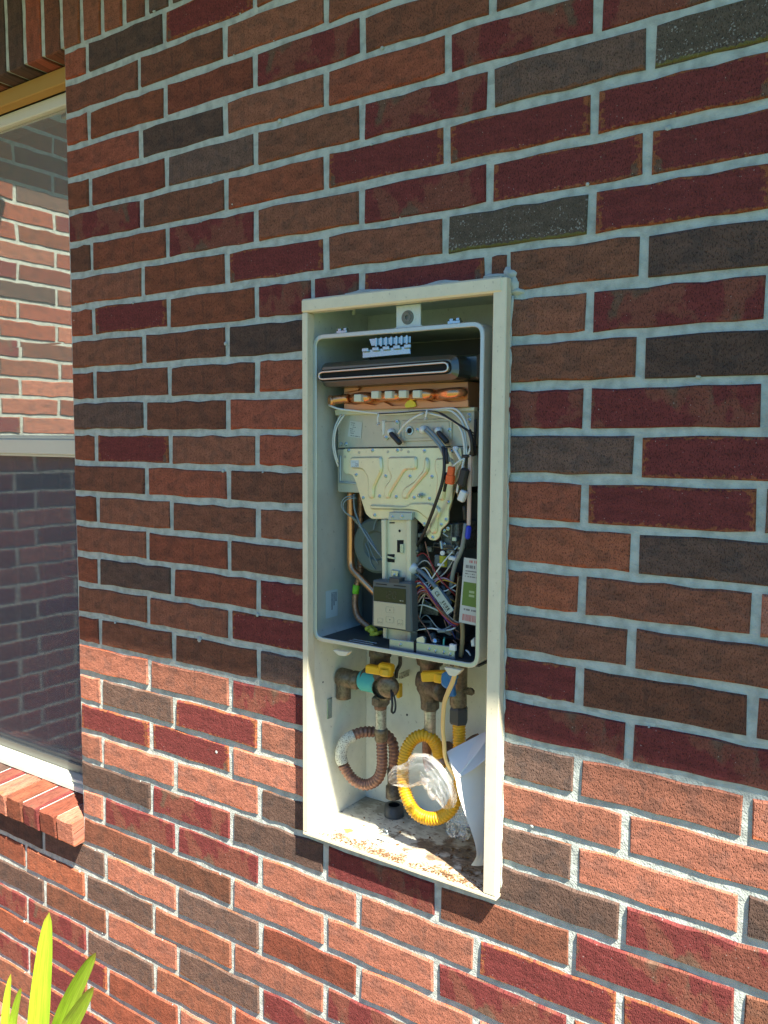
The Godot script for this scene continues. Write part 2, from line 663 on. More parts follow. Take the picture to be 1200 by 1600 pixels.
	var grime := colour_tex(256, 256, func(x: int, y: int) -> Vector3: return Vector3(1, 0.98, 0.94) * clampf(0.82 + ga.get_noise_2d(x, y) * 0.75 + gb.get_noise_2d(x, y) * 0.25, 0.25, 1.0))
	var rub := colour_tex(256, 256, func(x: int, y: int) -> Vector3: return Vector3(1, 0.99, 0.96) * clampf(0.96 + ga.get_noise_2d(x * 0.8, y * 0.6) * 0.06 - maxf(gb.get_noise_2d(x * 0.7, y * 0.5) - 0.60, 0.0) * 1.2, 0.6, 1.0))
	for k in ["brass", "brass_dark", "hose_copper", "galvanised", "copper_dull", "rust", "cast_grey"]:
		M[k].albedo_texture = grime
		M[k].albedo_color = M[k].albedo_color.lightened(0.10)
		M[k].uv1_triplanar = true
		M[k].uv1_scale = Vector3.ONE * 14.0
	for k in ["cream_paint", "cabinet_paint", "case_paint", "grey_plate", "manifold", "bracket_cream", "soffit_paint", "hose_yellow", "yellow_handle"]:
		M[k].albedo_texture = rub
		M[k].uv1_triplanar = true
		M[k].uv1_scale = Vector3.ONE * 5.0
	mat("rim_grey", lin(0.52, 0.57, 0.54), 0.3, 0.45)
	mat("vinyl", lin(0.62, 0.66, 0.58), 0.4)
	mat("room", lin(0.10, 0.10, 0.09), 0.9)
	mat("curtain", lin(0.03, 0.05, 0.075), 0.9)
	m = mat("screen_mesh", Color(0.28, 0.36, 0.42, 0.38), 0.85)
	m.transparency = BaseMaterial3D.TRANSPARENCY_ALPHA
	mat("lintel_wood", lin(0.42, 0.25, 0.06), 0.8)
	# plants and ground
	m = mat("leaf", lin(0.42, 0.66, 0.04), 0.4)
	m.backlight_enabled = true
	m.backlight = lin(0.20, 0.36, 0.02)
	var lf := noise(33, 0.2, 2)
	var lg := noise(34, 0.03, 3)
	m.albedo_texture = colour_tex(64, 512, func(x: int, y: int) -> Vector3:
		var k := 0.86 + lf.get_noise_2d(x * 1.6, y * 0.03) * 0.32 + lg.get_noise_2d(x * 2.0, y * 0.6) * 0.18
		if absi(x - 32) < 2: k *= 0.82
		var tip := smoothstep(486.0, 506.0, y + lg.get_noise_2d(x * 4.0, y) * 14.0)
		return Vector3(1, 1, 1).lerp(Vector3(0.9, 0.45, 1.0), tip * 0.7) * clampf(k, 0.2, 1.0))
	m = mat("lawn", Color.WHITE, 0.95)
	var n3 := noise(31, 0.05, 4)
	m.albedo_texture = colour_tex(256, 256, func(x: int, y: int) -> Vector3: return Vector3(0.045, 0.085, 0.02).lerp(Vector3(0.09, 0.13, 0.035), clampf(0.5 + n3.get_noise_2d(x * 3.0, y * 3.0), 0, 1)))
	m.uv1_triplanar = true
	m.uv1_world_triplanar = true
	m.uv1_scale = Vector3.ONE * 0.9
	m = mat("soil", Color.WHITE, 0.95)
	m.albedo_texture = colour_tex(256, 256, func(x: int, y: int) -> Vector3: return Vector3(0.14, 0.065, 0.045).lerp(Vector3(0.24, 0.12, 0.09), clampf(0.5 + n3.get_noise_2d(x * 4.0, y * 4.0) * 1.3, 0, 1)))
	m.uv1_triplanar = true
	m.uv1_world_triplanar = true
	m.uv1_scale = Vector3.ONE * 2.0
	m = mat("lava_rock", lin(0.30, 0.12, 0.095), 0.95)


func colour_tex(w: int, h: int, f: Callable) -> ImageTexture:
	var d := PackedByteArray()
	d.resize(w * h * 3)
	var i := 0
	for y in h:
		for x in w:
			var c: Vector3 = f.call(x, y)
			d[i] = clampi(int(255.0 * pow(clampf(c.x, 0, 1), 0.4545)), 0, 255)
			d[i + 1] = clampi(int(255.0 * pow(clampf(c.y, 0, 1), 0.4545)), 0, 255)
			d[i + 2] = clampi(int(255.0 * pow(clampf(c.z, 0, 1), 0.4545)), 0, 255)
			i += 3
	return picture(w, h, d)


func _ready() -> void:
	rng.seed = 7
	# ---------------------------------------------------------------- camera, sky, sun, exposure
	var cam := Camera3D.new()
	cam.name = "camera"
	add_child(cam)
	cam.position = Vector3(1.74601, G - 0.82504, 1.24870)
	cam.rotation = Vector3(-0.084864, 0.593968, 0.006417)
	cam.fov = 63.22327
	cam.near = 0.02
	cam.far = 400.0
	cam.current = true
	var sky_m := ProceduralSkyMaterial.new()
	sky_m.sky_top_color = Color(0.22, 0.50, 0.82)
	sky_m.sky_horizon_color = Color(0.60, 0.80, 0.92)
	sky_m.sky_curve = 0.15
	sky_m.sky_energy_multiplier = 0.66
	sky_m.ground_bottom_color = Color(0.30, 0.36, 0.22)
	sky_m.ground_horizon_color = Color(0.55, 0.62, 0.60)
	var sky := Sky.new()
	sky.sky_material = sky_m
	var env := Environment.new()
	env.background_mode = Environment.BG_SKY
	env.sky = sky
	env.tonemap_mode = Environment.TONE_MAPPER_LINEAR
	env.tonemap_exposure = 3.9
	env.background_energy_multiplier = 1.0
	env.sdfgi_enabled = true
	env.ssao_enabled = true
	env.ssil_enabled = true
	var we := WorldEnvironment.new()
	we.name = "world"
	we.environment = env
	add_child(we)
	var sun := DirectionalLight3D.new()
	sun.name = "sun"
	add_child(sun)
	sun.basis = Basis.looking_at(-SUN.normalized())
	sun.light_energy = 1.6
	sun.light_color = Color(1.0, 0.955, 0.87)
	sun.light_angular_distance = 0.5
	sun.shadow_enabled = true
	make_materials()
	build_ground()
	build_wall()
	build_wing()
	build_eaves()
	build_window()
	build_cabinet()
	build_heater()
	build_plumbing()
	build_loose()
	build_plants()


func build_ground() -> void:
	var st := new_st()
	quad(st, Vector3(-60, -0.02, -60), Vector3(60, -0.02, -60), Vector3(60, -0.02, 60), Vector3(-60, -0.02, 60))
	structure("lawn", st, M.lawn, "green lawn in front of the brick house")
	st = new_st(true)
	var n := noise(41, 1.6, 3)
	sheet(st, func(u: float, v: float) -> Vector3:
		var x := lerpf(-1.24, 3.2, u)
		var z := lerpf(-0.05, 0.95, v)
		return Vector3(x, 0.02 + n.get_noise_2d(x * 3.0, z * 3.0) * 0.02, z), 70, 20)
	structure("planting_bed", st, M.soil, "reddish mulch bed along the foot of the brick wall")
	# lava rocks over the bed: one scatter nobody could count
	var mm := MultiMesh.new()
	mm.transform_format = MultiMesh.TRANSFORM_3D
	var rs := new_st()
	var rk := noise(42, 0.9, 2)
	var ico := SphereMesh.new()
	ico.radial_segments = 10
	ico.rings = 6
	var arr := ico.get_mesh_arrays()
	var vs: PackedVector3Array = arr[Mesh.ARRAY_VERTEX]
	var ix: PackedInt32Array = arr[Mesh.ARRAY_INDEX]
	for k in range(0, ix.size(), 3):
		for j in 3:
			var p := vs[ix[k + j]]
			rs.add_vertex(p * (1.0 + rk.get_noise_3dv(p * 3.0) * 0.7) * Vector3(1, 0.75, 0.9))
	rs.generate_normals()
	mm.mesh = rs.commit()
	mm.instance_count = 1500
	var r := RandomNumberGenerator.new()
	r.seed = 5
	for k in 1500:
		var s := r.randf_range(0.018, 0.05)
		var bs := Basis.from_euler(Vector3(r.randf() * TAU, r.randf() * TAU, r.randf() * TAU)).scaled(Vector3.ONE * s)
		mm.set_instance_transform(k, Transform3D(bs, Vector3(r.randf_range(-1.2, 2.4), 0.025 + r.randf() * 0.02, r.randf_range(0.02, 0.85))))
	var mi := MultiMeshInstance3D.new()
	mi.name = "lava_rock"
	mi.multimesh = mm
	mi.material_override = M.lava_rock
	add_child(mi)
	mi.set_meta("kind", "stuff")
	mi.set_meta("category", "lava rock")
	mi.set_meta("label", "reddish porous lava rocks covering the bed below the wall")


func build_wall() -> void:
	var wall := thing("brick_wall", "red and brown brick wall with pale mortar around the water heater cabinet", "wall", Vector3(0.7, 0, 0))
	var yb := 0.0
	var yt := G + 0.352
	var st := new_st()
	var zf := -0.0040
	for r in [[-1.25, -0.95, yb, yt], [-0.95, -0.004, yb, G - 1.8375], [-0.95, -0.004, G + 0.083, yt], [-0.004, 0.731, yb, yt], [1.145, 2.6, yb, yt], [0.731, 1.145, G - 0.562, yt], [0.731, 1.145, yb, G - 1.6015]]:
		span(st, Vector3(r[0], r[2], -0.09), Vector3(r[1], r[3], zf))
	part("mortar", st, M.mortar, wall)
	st = new_st()
	for r in [[-1.4, -0.97, yb, yt], [-0.97, 0.02, yb, G - 1.84], [-0.97, 0.02, G + 0.1, yt], [0.02, 0.728, yb, yt], [1.148, 2.6, yb, yt], [0.728, 1.148, G - 0.558, yt], [0.728, 1.148, yb, G - 1.606]]:
		span(st, Vector3(r[0], r[2], -0.23), Vector3(r[1], r[3], -0.094))
	span(st, Vector3(0.70, G - 1.65, -0.26), Vector3(1.18, G - 0.52, -0.232))
	part("sheathing", st, M.sheathing, wall)
	# running bond; each brick its own mesh where the photograph shows it, the rest of the wall joined
	var beyond := new_st()
	for i in range(-1, 33):
		var y0 := G - (i + 1) * CH + JT * 0.5
		var y1 := y0 + CH - JT
		var odd: bool = posmod(i, 2) == 1
		var row: String = ROWS.get(i, "")
		for k in range(-6, 12):
			var h0 := k * BL + (HD - BL if odd else 0.0)
			var a := h0 + JT * 0.5
			var b := h0 + BL - JT * 0.5
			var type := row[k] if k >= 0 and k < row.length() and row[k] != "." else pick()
			var spans := [[maxf(a, -1.25), minf(b, 2.6)]]
			if spans[0][1] - spans[0][0] < 0.02: continue
			if i < 25:
				if k == 0 and not odd: spans[0][0] = 0.0
				spans = cut(spans, -0.95, 0.0)
			var top_cut := -1.0
			if i >= 7 and i <= 21:
				var inner := cut(spans, 0.7305, 1.1445)
				if i == 7:
					for s in spans:
						var l: float = maxf(s[0], 0.739)
						var rr: float = minf(s[1], 1.137)
						if rr - l > 0.02: lay(wall, "brick", Vector3(l, G - 0.5595, 0.0), Basis(), rr - l, y1 - (G - 0.5595), 0.03, type)
				spans = inner
			for s in spans:
				var w: float = s[1] - s[0]
				var at := Vector3(s[0], y0 + rng.randf_range(-0.0012, 0.0012), rng.randf_range(-0.0012, 0.0012))
				var turn := Basis(Vector3.BACK, rng.randf_range(-0.004, 0.004))
				if s[0] < 1.66 and s[1] > -0.55 and i < 32:
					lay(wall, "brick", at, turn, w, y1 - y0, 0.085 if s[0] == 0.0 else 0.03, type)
				else:
					beyond.append_from(brick_shape(snappedf(w, 0.001), snappedf(y1 - y0, 0.001), 0.03, rng.randi() % 5), 0, Transform3D(turn, at))
	# soldier course over the window
	for k in range(-18, 35):
		var x := 0.063 + k * CH + JT * 0.5
		if x < -1.25: continue
		var type: String = "nndnrnnd"[posmod(k * 5 + 3, 8)]
		var bs := Basis(Vector3.BACK, PI / 2)
		var at := Vector3(x + CH - JT, G + CH + 0.004, rng.randf_range(-0.001, 0.001))
		if x > -0.5 and x < 0.42: lay(wall, "brick", at, bs, 0.2455, CH - JT, 0.085, type)
		else: beyond.append_from(brick_shape(0.246, 0.063, 0.085, 0), 0, Transform3D(bs, at))
	var o := part("bricks_beyond", beyond, brick_material("n", 1), wall, false)
	o.set_meta("kind", "stuff")
	# rowlock sill, tipped a little outwards
	for k in 13:
		var x := 0.0055 - (k + 1) * 0.0735
		var bs := Basis(Vector3.RIGHT, 0.075)
		lay(wall, "sill_brick", Vector3(x, G - 1.8355, 0.027), bs, 0.064, 0.060, 0.125, "orxroxdrnorxo"[k])
	st = new_st()
	box(st, Vector3(-0.4725, G - 1.8015, -0.0395), Vector3(0.933, 0.0555, 0.120), 0.002, Basis(Vector3.RIGHT, 0.075))
	part("sill_mortar", st, M.mortar, wall)
	# steel lintel over the window, its face smeared with tan sealant
	st = new_st()
	span(st, Vector3(-0.95, G + 0.036, -0.083), Vector3(0.0, G + 0.0745, -0.052), 0.002)
	part("lintel", st, M.lintel_wood, wall)
	# mortar dragged round the top corner of the cabinet
	st = new_st(true)
	var sm := noise(51, 30.0, 3)
	for r in [[1.143, -0.554, 0.018, 0.012], [1.1525, -0.572, 0.011, 0.020], [1.120, -0.5555, 0.03, 0.006], [1.157, -0.583, 0.012, 0.007], [0.86, -0.5565, 0.07, 0.006], [1.02, -0.5565, 0.05, 0.007]]:
		sheet(st, func(u: float, v: float) -> Vector3:
			var a := u * TAU
			var q := Vector2(cos(a), sin(a)) * v
			var x: float = r[0] + q.x * r[2] * (1.0 + sm.get_noise_2d(cos(a) * 0.03 + r[0], sin(a) * 0.03) * 0.5)
			var y: float = r[1] + q.y * r[3] * (1.0 + sm.get_noise_2d(cos(a) * 0.05, sin(a) * 0.04 + r[1]) * 0.5)
			return Vector3(x, G + y, -0.001 + (1.0 - v * v) * 0.006 + sm.get_noise_2d(x, y) * 0.002 - 0.004 * v), 22, 4)
	part("mortar_smear", st, M.mortar, wall)
	# crumbs and dabs of mortar left on the brick arrises
	var dabs := new_st(true)
	var dr := RandomNumberGenerator.new()
	dr.seed = 77
	for k in 120:
		var i := dr.randi_range(-1, 31)
		var x := dr.randf_range(-0.5, 1.7)
		if k % 3 == 0: x = dr.randf_range(0.0, 0.72)
		var y := G - i * CH + (JT * 0.5 + dr.randf_range(-0.002, 0.001)) * (1.0 if dr.randf() < 0.5 else -1.0)
		if k % 6 == 0: y = G - i * CH - dr.randf_range(0.01, 0.06)
		if x < 0.004 and i < 26: continue
		if x > 0.70 and x < 1.17 and i > 6 and i < 23: continue
		var big := dr.randf() * dr.randf()
		lathe(dabs, Vector3(x, y, -0.0012), Vector3(dr.randf_range(-0.2, 0.2), 0.1, 1), [Vector2(-0.001, 0.0012 + 0.006 * big), Vector2(0.0004, 0.0010 + 0.004 * big), Vector2(0.0009 + 0.0006 * big, 0)], 7)
	part("mortar_crumbs", dabs, M.mortar, wall).set_meta("kind", "stuff")


func build_wing() -> void:
	# the wing of the house that the window mirrors: it faces along +x
	var wing := thing("brick_wall", "sunlit brick wall of the house wing, seen mirrored in the window glass", "wall", Vector3(-1.25, 0, 1.0))
	var st := new_st()
	span(st, Vector3(-1.36, 0, -0.0), Vector3(-1.2535, G + 0.6, 2.6))
	part("mortar", st, M.mortar, wing)
	var b := Basis(Vector3.UP, PI / 2)
	var beyond := new_st()
	for i in range(-6, 33):
		var y0 := G - (i + 1) * CH + JT * 0.5
		var odd: bool = posmod(i, 2) == 1
		for k in range(-1, 11):
			var h0 := k * BL + (0.0 if odd else BL * 0.35) - 0.14
			var z1 := h0 + BL - JT * 0.5
			if z1 < 0.03: continue
			var w := BL - JT
			if z1 - w < 0.012: w = z1 - 0.012
			var at := Vector3(-1.25 + rng.randf_range(-0.001, 0.001), y0, z1)
			var type: String = "oorrxmnord"[rng.randi() % 10]
			if z1 < 1.35 and i < 24 and i > -5: lay(wing, "brick", at, b, w, CH - JT, 0.03, type)
			else: beyond.append_from(brick_shape(snappedf(w, 0.001), snappedf(CH - JT, 0.001), 0.03, rng.randi() % 5), 0, Transform3D(b, at))
	part("bricks_beyond", beyond, brick_material("r", 1), wing, false).set_meta("kind", "stuff")


func build_eaves() -> void:
	var ze := 0.506
	var eave := thing("roof_eave", "roof eave overhanging the brick wall and shading its upper part", "eave", Vector3(0.9, G + 0.353, 0.2))
	var st := new_st()
	span(st, Vector3(-1.0, G + 0.353, -0.23), Vector3(2.9, G + 0.365, ze - 0.02))
	part("soffit", st, M.soffit_paint, eave)
	st = new_st()
	span(st, Vector3(-1.0, G + 0.34, ze - 0.018), Vector3(2.9, G + 0.49, ze), 0.003)
	part("fascia", st, M.soffit_paint, eave)
	st = new_st()
	prism(st, [Vector2(-0.1, 0.50), Vector2(-0.1, 0.52), Vector2(3.0, 2.07), Vector2(3.0, 2.05)], 0.0, 3.9, 0.0, Transform3D(Basis(Vector3(0, 0, -1), Vector3.UP, Vector3.RIGHT), Vector3(-1.0, G - 0.02, ze - 0.06)))
	part("roof_slab", st, M.roof_shingle, eave)
	var rake := thing("roof_eave", "narrow painted eave along the house wing, mirrored in the window", "eave", Vector3(-1.25, G + 0.55, 1.2))
	st = new_st()
	span(st, Vector3(-1.36, G + 0.55, 0.0), Vector3(-1.03, G + 0.57, 2.7))
	part("soffit", st, M.soffit_paint, rake)
	st = new_st()
	span(st, Vector3(-1.028, G + 0.54, 0.0), Vector3(-1.01, G + 0.68, 2.7), 0.003)
	part("fascia", st, M.soffit_paint, rake)
	st = new_st()
	prism(st, [Vector2(-1.0, 0.69), Vector2(-1.0, 0.71), Vector2(-2.6, 1.51), Vector2(-2.6, 1.49)], 0.0, 2.75, 0.0, Transform3D(Basis(), Vector3(0, G, 0)))
	part("roof_slab", st, M.roof_shingle, rake)


func build_window() -> void:
	var win := thing("sash_window", "double hung window with cream frame mirroring a brick wall", "window", Vector3(-0.475, G - 1.765, -0.1))
	var x0 := -0.95
	var x1 := 0.0
	var yt := G + 0.036
	var yb := G - 1.766
	var st := new_st()
	span(st, Vector3(x0, yt - 0.03, -0.16), Vector3(x1, yt, -0.086), 0.002)
	part("head_frame", st, M.vinyl, win)
	for s in [[x0, x0 + 0.035], [x1 - 0.035, x1]]:
		st = new_st()
		span(st, Vector3(s[0], yb, -0.161), Vector3(s[1], yt - 0.031, -0.087), 0.002)
		part("jamb_frame", st, M.vinyl, win)
	st = new_st()
	span(st, Vector3(x0 + 0.036, yb, -0.16), Vector3(x1 - 0.036, yb + 0.016, -0.078), 0.002)
	span(st, Vector3(x0 + 0.036, yb + 0.0165, -0.16), Vector3(x1 - 0.036, yb + 0.026, -0.090), 0.002)
	part("sill_frame", st, M.vinyl, win)
	# upper sash stands forward of the lower sash, a check rail between them
	st = new_st()
	span(st, Vector3(x0 + 0.036, G - 0.866, -0.112), Vector3(x1 - 0.036, G - 0.826, -0.088), 0.002)
	span(st, Vector3(x0 + 0.036, G - 0.8255, -0.112), Vector3(x1 - 0.036, G - 0.816, -0.094), 0.002)
	span(st, Vector3(x0 + 0.036, G - 0.872, -0.112), Vector3(x1 - 0.036, G - 0.8665, -0.094), 0.001)
	part("meeting_rail", st, M.vinyl, win)
	for y in [[yb + 0.027, yb + 0.052, -0.118], [yb + 0.0525, yb + 0.064, -0.124]]:
		st = new_st()
		span(st, Vector3(x0 + 0.036, y[0], -0.145), Vector3(x1 - 0.036, y[1], y[2]), 0.002)
		part("bottom_rail", st, M.mid_grey, win)
	st = new_st()
	span(st, Vector3(x0 + 0.036, G - 0.8155, -0.104), Vector3(x1 - 0.036, yt - 0.031, -0.101))
	part("upper_pane", st, M.glass_upper, win)
	st = new_st()
	span(st, Vector3(x0 + 0.036, yb + 0.0645, -0.128), Vector3(x1 - 0.036, G - 0.873, -0.125))
	part("lower_pane", st, M.glass_lower, win)
	# insect screen standing in front of the lower pane
	st = new_st()
	quad(st, Vector3(x0 + 0.036, G - 0.873, -0.114), Vector3(x1 - 0.036, G - 0.873, -0.114), Vector3(x1 - 0.036, yb + 0.053, -0.114), Vector3(x0 + 0.036, yb + 0.053, -0.114))
	part("insect_screen", st, M.screen_mesh, win)
	st = new_st()
	span(st, Vector3(-0.068, G - 0.886, -0.124), Vector3(-0.060, G - 0.873, -0.112), 0.001)
	part("latch", st, M.black_plastic, win)
	# dark room behind the glass, closed on all sides
	st = new_st()
	span(st, Vector3(-1.5, G - 2.2, -1.9), Vector3(0.5, G + 0.3, -1.85))
	span(st, Vector3(-1.55, G - 2.2, -1.85), Vector3(-1.5, G + 0.3, -0.232))
	span(st, Vector3(0.5, G - 2.2, -1.85), Vector3(0.55, G + 0.3, -0.262))
	span(st, Vector3(-1.5, G + 0.3, -1.85), Vector3(0.5, G + 0.35, -0.232))
	span(st, Vector3(-1.5, G - 2.25, -1.85), Vector3(0.5, G - 2.2, -0.232))
	structure("room", st, M.room, "dark room behind the window")
	var cur := thing("curtain", "dark bluish curtain hanging behind the lower window pane", "curtain", Vector3(-0.48, G - 1.8, -0.2))
	st = new_st(true)
	sheet(st, func(u: float, v: float) -> Vector3:
		return Vector3(lerpf(-1.02, 0.06, u), G + lerpf(-0.86, -1.9, v), -0.235 + 0.014 * sin(u * 70.0 + sin(u * 9.0) * 3.0)), 160, 2)
	part("cloth", st, M.curtain, cur)


func build_cabinet() -> void:
	var cab := thing("recessed_cabinet", "open cream metal cabinet set into the brick wall, its door missing", "cabinet", Vector3(0.937, G - 1.6, -0.09))
	var L := 0.7345
	var R := 1.1405
	var T := G - 0.566
	var B := G - 1.5965
	var st := new_st()
	span(st, Vector3(L - 0.002, B - 0.002, -0.188), Vector3(R + 0.002, T + 0.002, -0.1855))
	part("back_panel", st, M.cabinet_paint, cab)
	st = new_st()
	span(st, Vector3(L - 0.0025, B, -0.185), Vector3(L, T, 0.003))
	part("side_panel", st, M.cabinet_paint, cab)
	st = new_st()
	span(st, Vector3(R, B, -0.185), Vector3(R + 0.0025, T, 0.003))
	part("side_panel", st, M.cabinet_paint, cab)
	st = new_st()
	span(st, Vector3(L, T, -0.185), Vector3(R, T + 0.0025, 0.003))
	part("top_panel", st, M.cabinet_paint, cab)
	# floor: rust along the front lip and damp dirt at the right
	var a := noise(61, 0.018, 4)
	var b := noise(62, 0.06, 3)
	var c := noise(63, 0.15, 2)
	var m := mat("cabinet_floor", Color.WHITE, 0.6)
	m.albedo_texture = colour_tex(512, 256, func(x: int, y: int) -> Vector3:
		var u := x / 512.0
		var v := y / 256.0
		var n1 := a.get_noise_2d(x, y)
		var n2 := b.get_noise_2d(x * 0.6, y * 1.4)
		var n3 := c.get_noise_2d(x, y)
		var k := Vector3(0.64, 0.63, 0.54) * (1.0 + n2 * 0.12)
		var front := smoothstep(0.76, 0.86, v + n2 * 0.07) * smoothstep(0.06, 0.14, u + n2 * 0.1)
		k = k.lerp(Vector3(0.36, 0.19, 0.07).lerp(Vector3(0.17, 0.08, 0.035), smoothstep(-0.1, 0.45, n3 + n2 + n1)), front * clampf(0.62 + n3 * 0.6 + n1 * 0.6, 0.0, 1.0))
		var damp := smoothstep(0.40, 0.66, u + n1 * 0.45 - absf(v - 0.5) * 0.35) * (1.0 - smoothstep(0.78, 0.86, v))
		k = k.lerp(Vector3(0.11, 0.065, 0.035).lerp(Vector3(0.28, 0.18, 0.10), smoothstep(-0.2, 0.3, n2)), damp * 0.92)
		var spot := smoothstep(0.36, 0.44, n2 + n1 * 0.4)
		k = k.lerp(Vector3(0.12, 0.07, 0.04), spot * 0.7)
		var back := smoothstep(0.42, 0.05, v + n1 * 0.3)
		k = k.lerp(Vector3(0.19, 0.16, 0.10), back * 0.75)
		if Vector2((u - 0.155) * 2.2, v - 0.74).length() < 0.05 + n2 * 0.03: k = Vector3(0.55, 0.24, 0.07)
		return k)
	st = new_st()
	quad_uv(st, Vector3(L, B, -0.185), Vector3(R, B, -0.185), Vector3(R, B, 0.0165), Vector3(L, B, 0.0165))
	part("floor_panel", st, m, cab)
	st = new_st()
	span(st, Vector3(0.7255, G - 1.6035, -0.006), Vector3(1.1495, B - 0.0006, 0.018), 0.001)
	part("bottom_rail", st, M.cream_paint, cab)
	st = new_st()
	span(st, Vector3(0.7255, B, -0.004), Vector3(0.7385, G - 0.586, 0.0182), 0.0012)
	part("side_rail", st, M.cream_paint, cab)
	st = new_st()
	span(st, Vector3(1.1245, B, -0.004), Vector3(1.1485, G - 0.562, 0.0182), 0.0014)
	span(st, Vector3(1.1225, B, -0.012), Vector3(1.1243, G - 0.585, 0.013), 0.0004)
	part("side_rail", st, M.cream_paint, cab)
	st = new_st()
	span(st, Vector3(0.7248, G - 0.5855, -0.004), Vector3(1.1410, G - 0.5605, 0.0205), 0.003)
	part("top_rail", st, M.cream_paint, cab)
	# sealant run unevenly between the frame and the brick
	var sn := noise(66, 14.0, 3)
	for q in [[Vector3(0.7235, G - 1.60, 0.002), Vector3(0.7235, G - 0.56, 0.002)], [Vector3(1.1497, G - 1.60, 0.0), Vector3(1.1497, G - 0.59, 0.0)], [Vector3(0.73, G - 1.6065, 0.002), Vector3(1.147, G - 1.6065, 0.002)]]:
		var pts := []
		var rad := []
		for k in 90:
			var t := k / 89.0
			var e: Vector3 = q[0].lerp(q[1], t)
			pts.append(e + Vector3(sn.get_noise_1d(e.y + e.x * 3.0), sn.get_noise_1d(e.x + e.y + 4.0), 0) * 0.0016)
			rad.append(maxf(0.0006, 0.0019 + sn.get_noise_1d(e.x * 2.0 + e.y * 2.0 + 9.0) * 0.0030))
		st = new_st(true)
		tube(st, pts, rad, 7)
		part("sealant", st, M.mortar, cab)
	# small hanger tabs under the top panel and a slotted plate on the left panel
	for p in [Vector3(0.7402, 1.8706, -0.03), Vector3(0.7752, 1.8633, -0.08), Vector3(0.9691, 1.8633, -0.02), Vector3(0.9802, 1.8593, -0.03)]:
		st = new_st()
		box(st, Vector3(p.x, T - 0.008, p.z), Vector3(0.006, 0.014, 0.004), 0.001)
		part("hanger_tab", st, M.cream_paint, cab)
	st = new_st()
	box(st, Vector3(L + 0.0012, G - 1.365, -0.055), Vector3(0.002, 0.042, 0.016), 0.0008)
	part("wall_clip", st, M.zinc, cab)
	for p in [Vector3(0.736, 1.1442, -0.0336), Vector3(0.736, 1.0735, -0.0525)]:
		st = new_st()
		lathe(st, Vector3(L + 0.0003, p.y, p.z), Vector3.RIGHT, [Vector2(0.0008, 0.002), Vector2(0.0008, 0.0)], 8)
		part("rivet", st, M.dark_grey, cab)
	for p in [Vector3(0.8393, 1.0558, -0.1848), Vector3(0.6369, 0.9829, -0.1848)]:
		st = new_st()
		lathe(st, p, Vector3.BACK, [Vector2(0.0, 0.0025), Vector2(0.0008, 0.0022), Vector2(0.0008, 0.0)], 8)
		part("rivet", st, M.dark_grey, cab)
	# a bent wire clip lying screwed to the floor
	st = new_st(true)
	wire(st, [Vector3(0.8753, 0.8749, -0.03), Vector3(0.8827, 0.8808, -0.03), Vector3(0.8916, 0.8820, -0.03), Vector3(0.8961, 0.8769, -0.03)], 0.0016, 6, 0.004)
	wire(st, [Vector3(0.8783, 0.8719, -0.03), Vector3(0.8872, 0.8757, -0.03), Vector3(0.8976, 0.8747, -0.03)], 0.0016, 6, 0.004)
	part("floor_clip", st, M.zinc, cab)


func bar(st: SurfaceTool, a: Vector3, b: Vector3, w: float, t: float, bev := 0.0) -> void:
	# a flat bar from a to b, w wide across, t thick towards the viewer
	var d := (b - a).normalized()
	var x := d.cross(Vector3.BACK).normalized()
	box(st, (a + b) * 0.5, Vector3(w, a.distance_to(b), t), bev, Basis(x, d, x.cross(d)))


func plate(called: String, parent: Node3D, m: Material, poly: Array, z0: float, z1: float, bev := 0.0, round_ := 0.0) -> MeshInstance3D:
	var st := new_st()
	prism(st, round_poly(poly, round_) if round_ > 0.0 else poly, z0, z1, bev)
	return part(called, st, m, parent)


func print_tex(w: int, h: int, paper: Vector3, ink: Vector3, rows: Array) -> ImageTexture:
	# flat print: rows of [y0, y1, x0, x1, kind]: 0 small text, 1 bars, 2 solid
	var r := RandomNumberGenerator.new()
	r.seed = w * 31 + h
	var im := Image.create(w, h, false, Image.FORMAT_RGB8)
	var pc := lin(paper.x, paper.y, paper.z)
	im.fill(pc)
	for q in rows:
		var c := lin(ink.x, ink.y, ink.z)
		if q.size() > 5: c = q[5]
		if q[4] == 2:
			im.fill_rect(Rect2i(q[2], q[0], q[3] - q[2], q[1] - q[0]), c)
			continue
		var x: int = q[2]
		while x < q[3]:
			var g := r.randi_range(2, 5) if q[4] == 0 else r.randi_range(1, 4)
			if q[4] == 1 or r.randf() > 0.2: im.fill_rect(Rect2i(x, q[0], g, q[1] - q[0]), c)
			x += g + (1 if q[4] == 0 else r.randi_range(1, 3))
	return ImageTexture.create_from_image(im)


func sticker(called: String, parent: Node3D, tex: Texture2D, a: Vector3, b: Vector3, c: Vector3, d: Vector3, rough := 0.5) -> MeshInstance3D:
	var m := mat("print_" + called + str(a.x), Color.WHITE, rough)
	m.albedo_texture = tex
	m.texture_repeat = false
	var st := new_st()
	quad_uv(st, a, b, c, d)
	return part(called, st, m, parent)


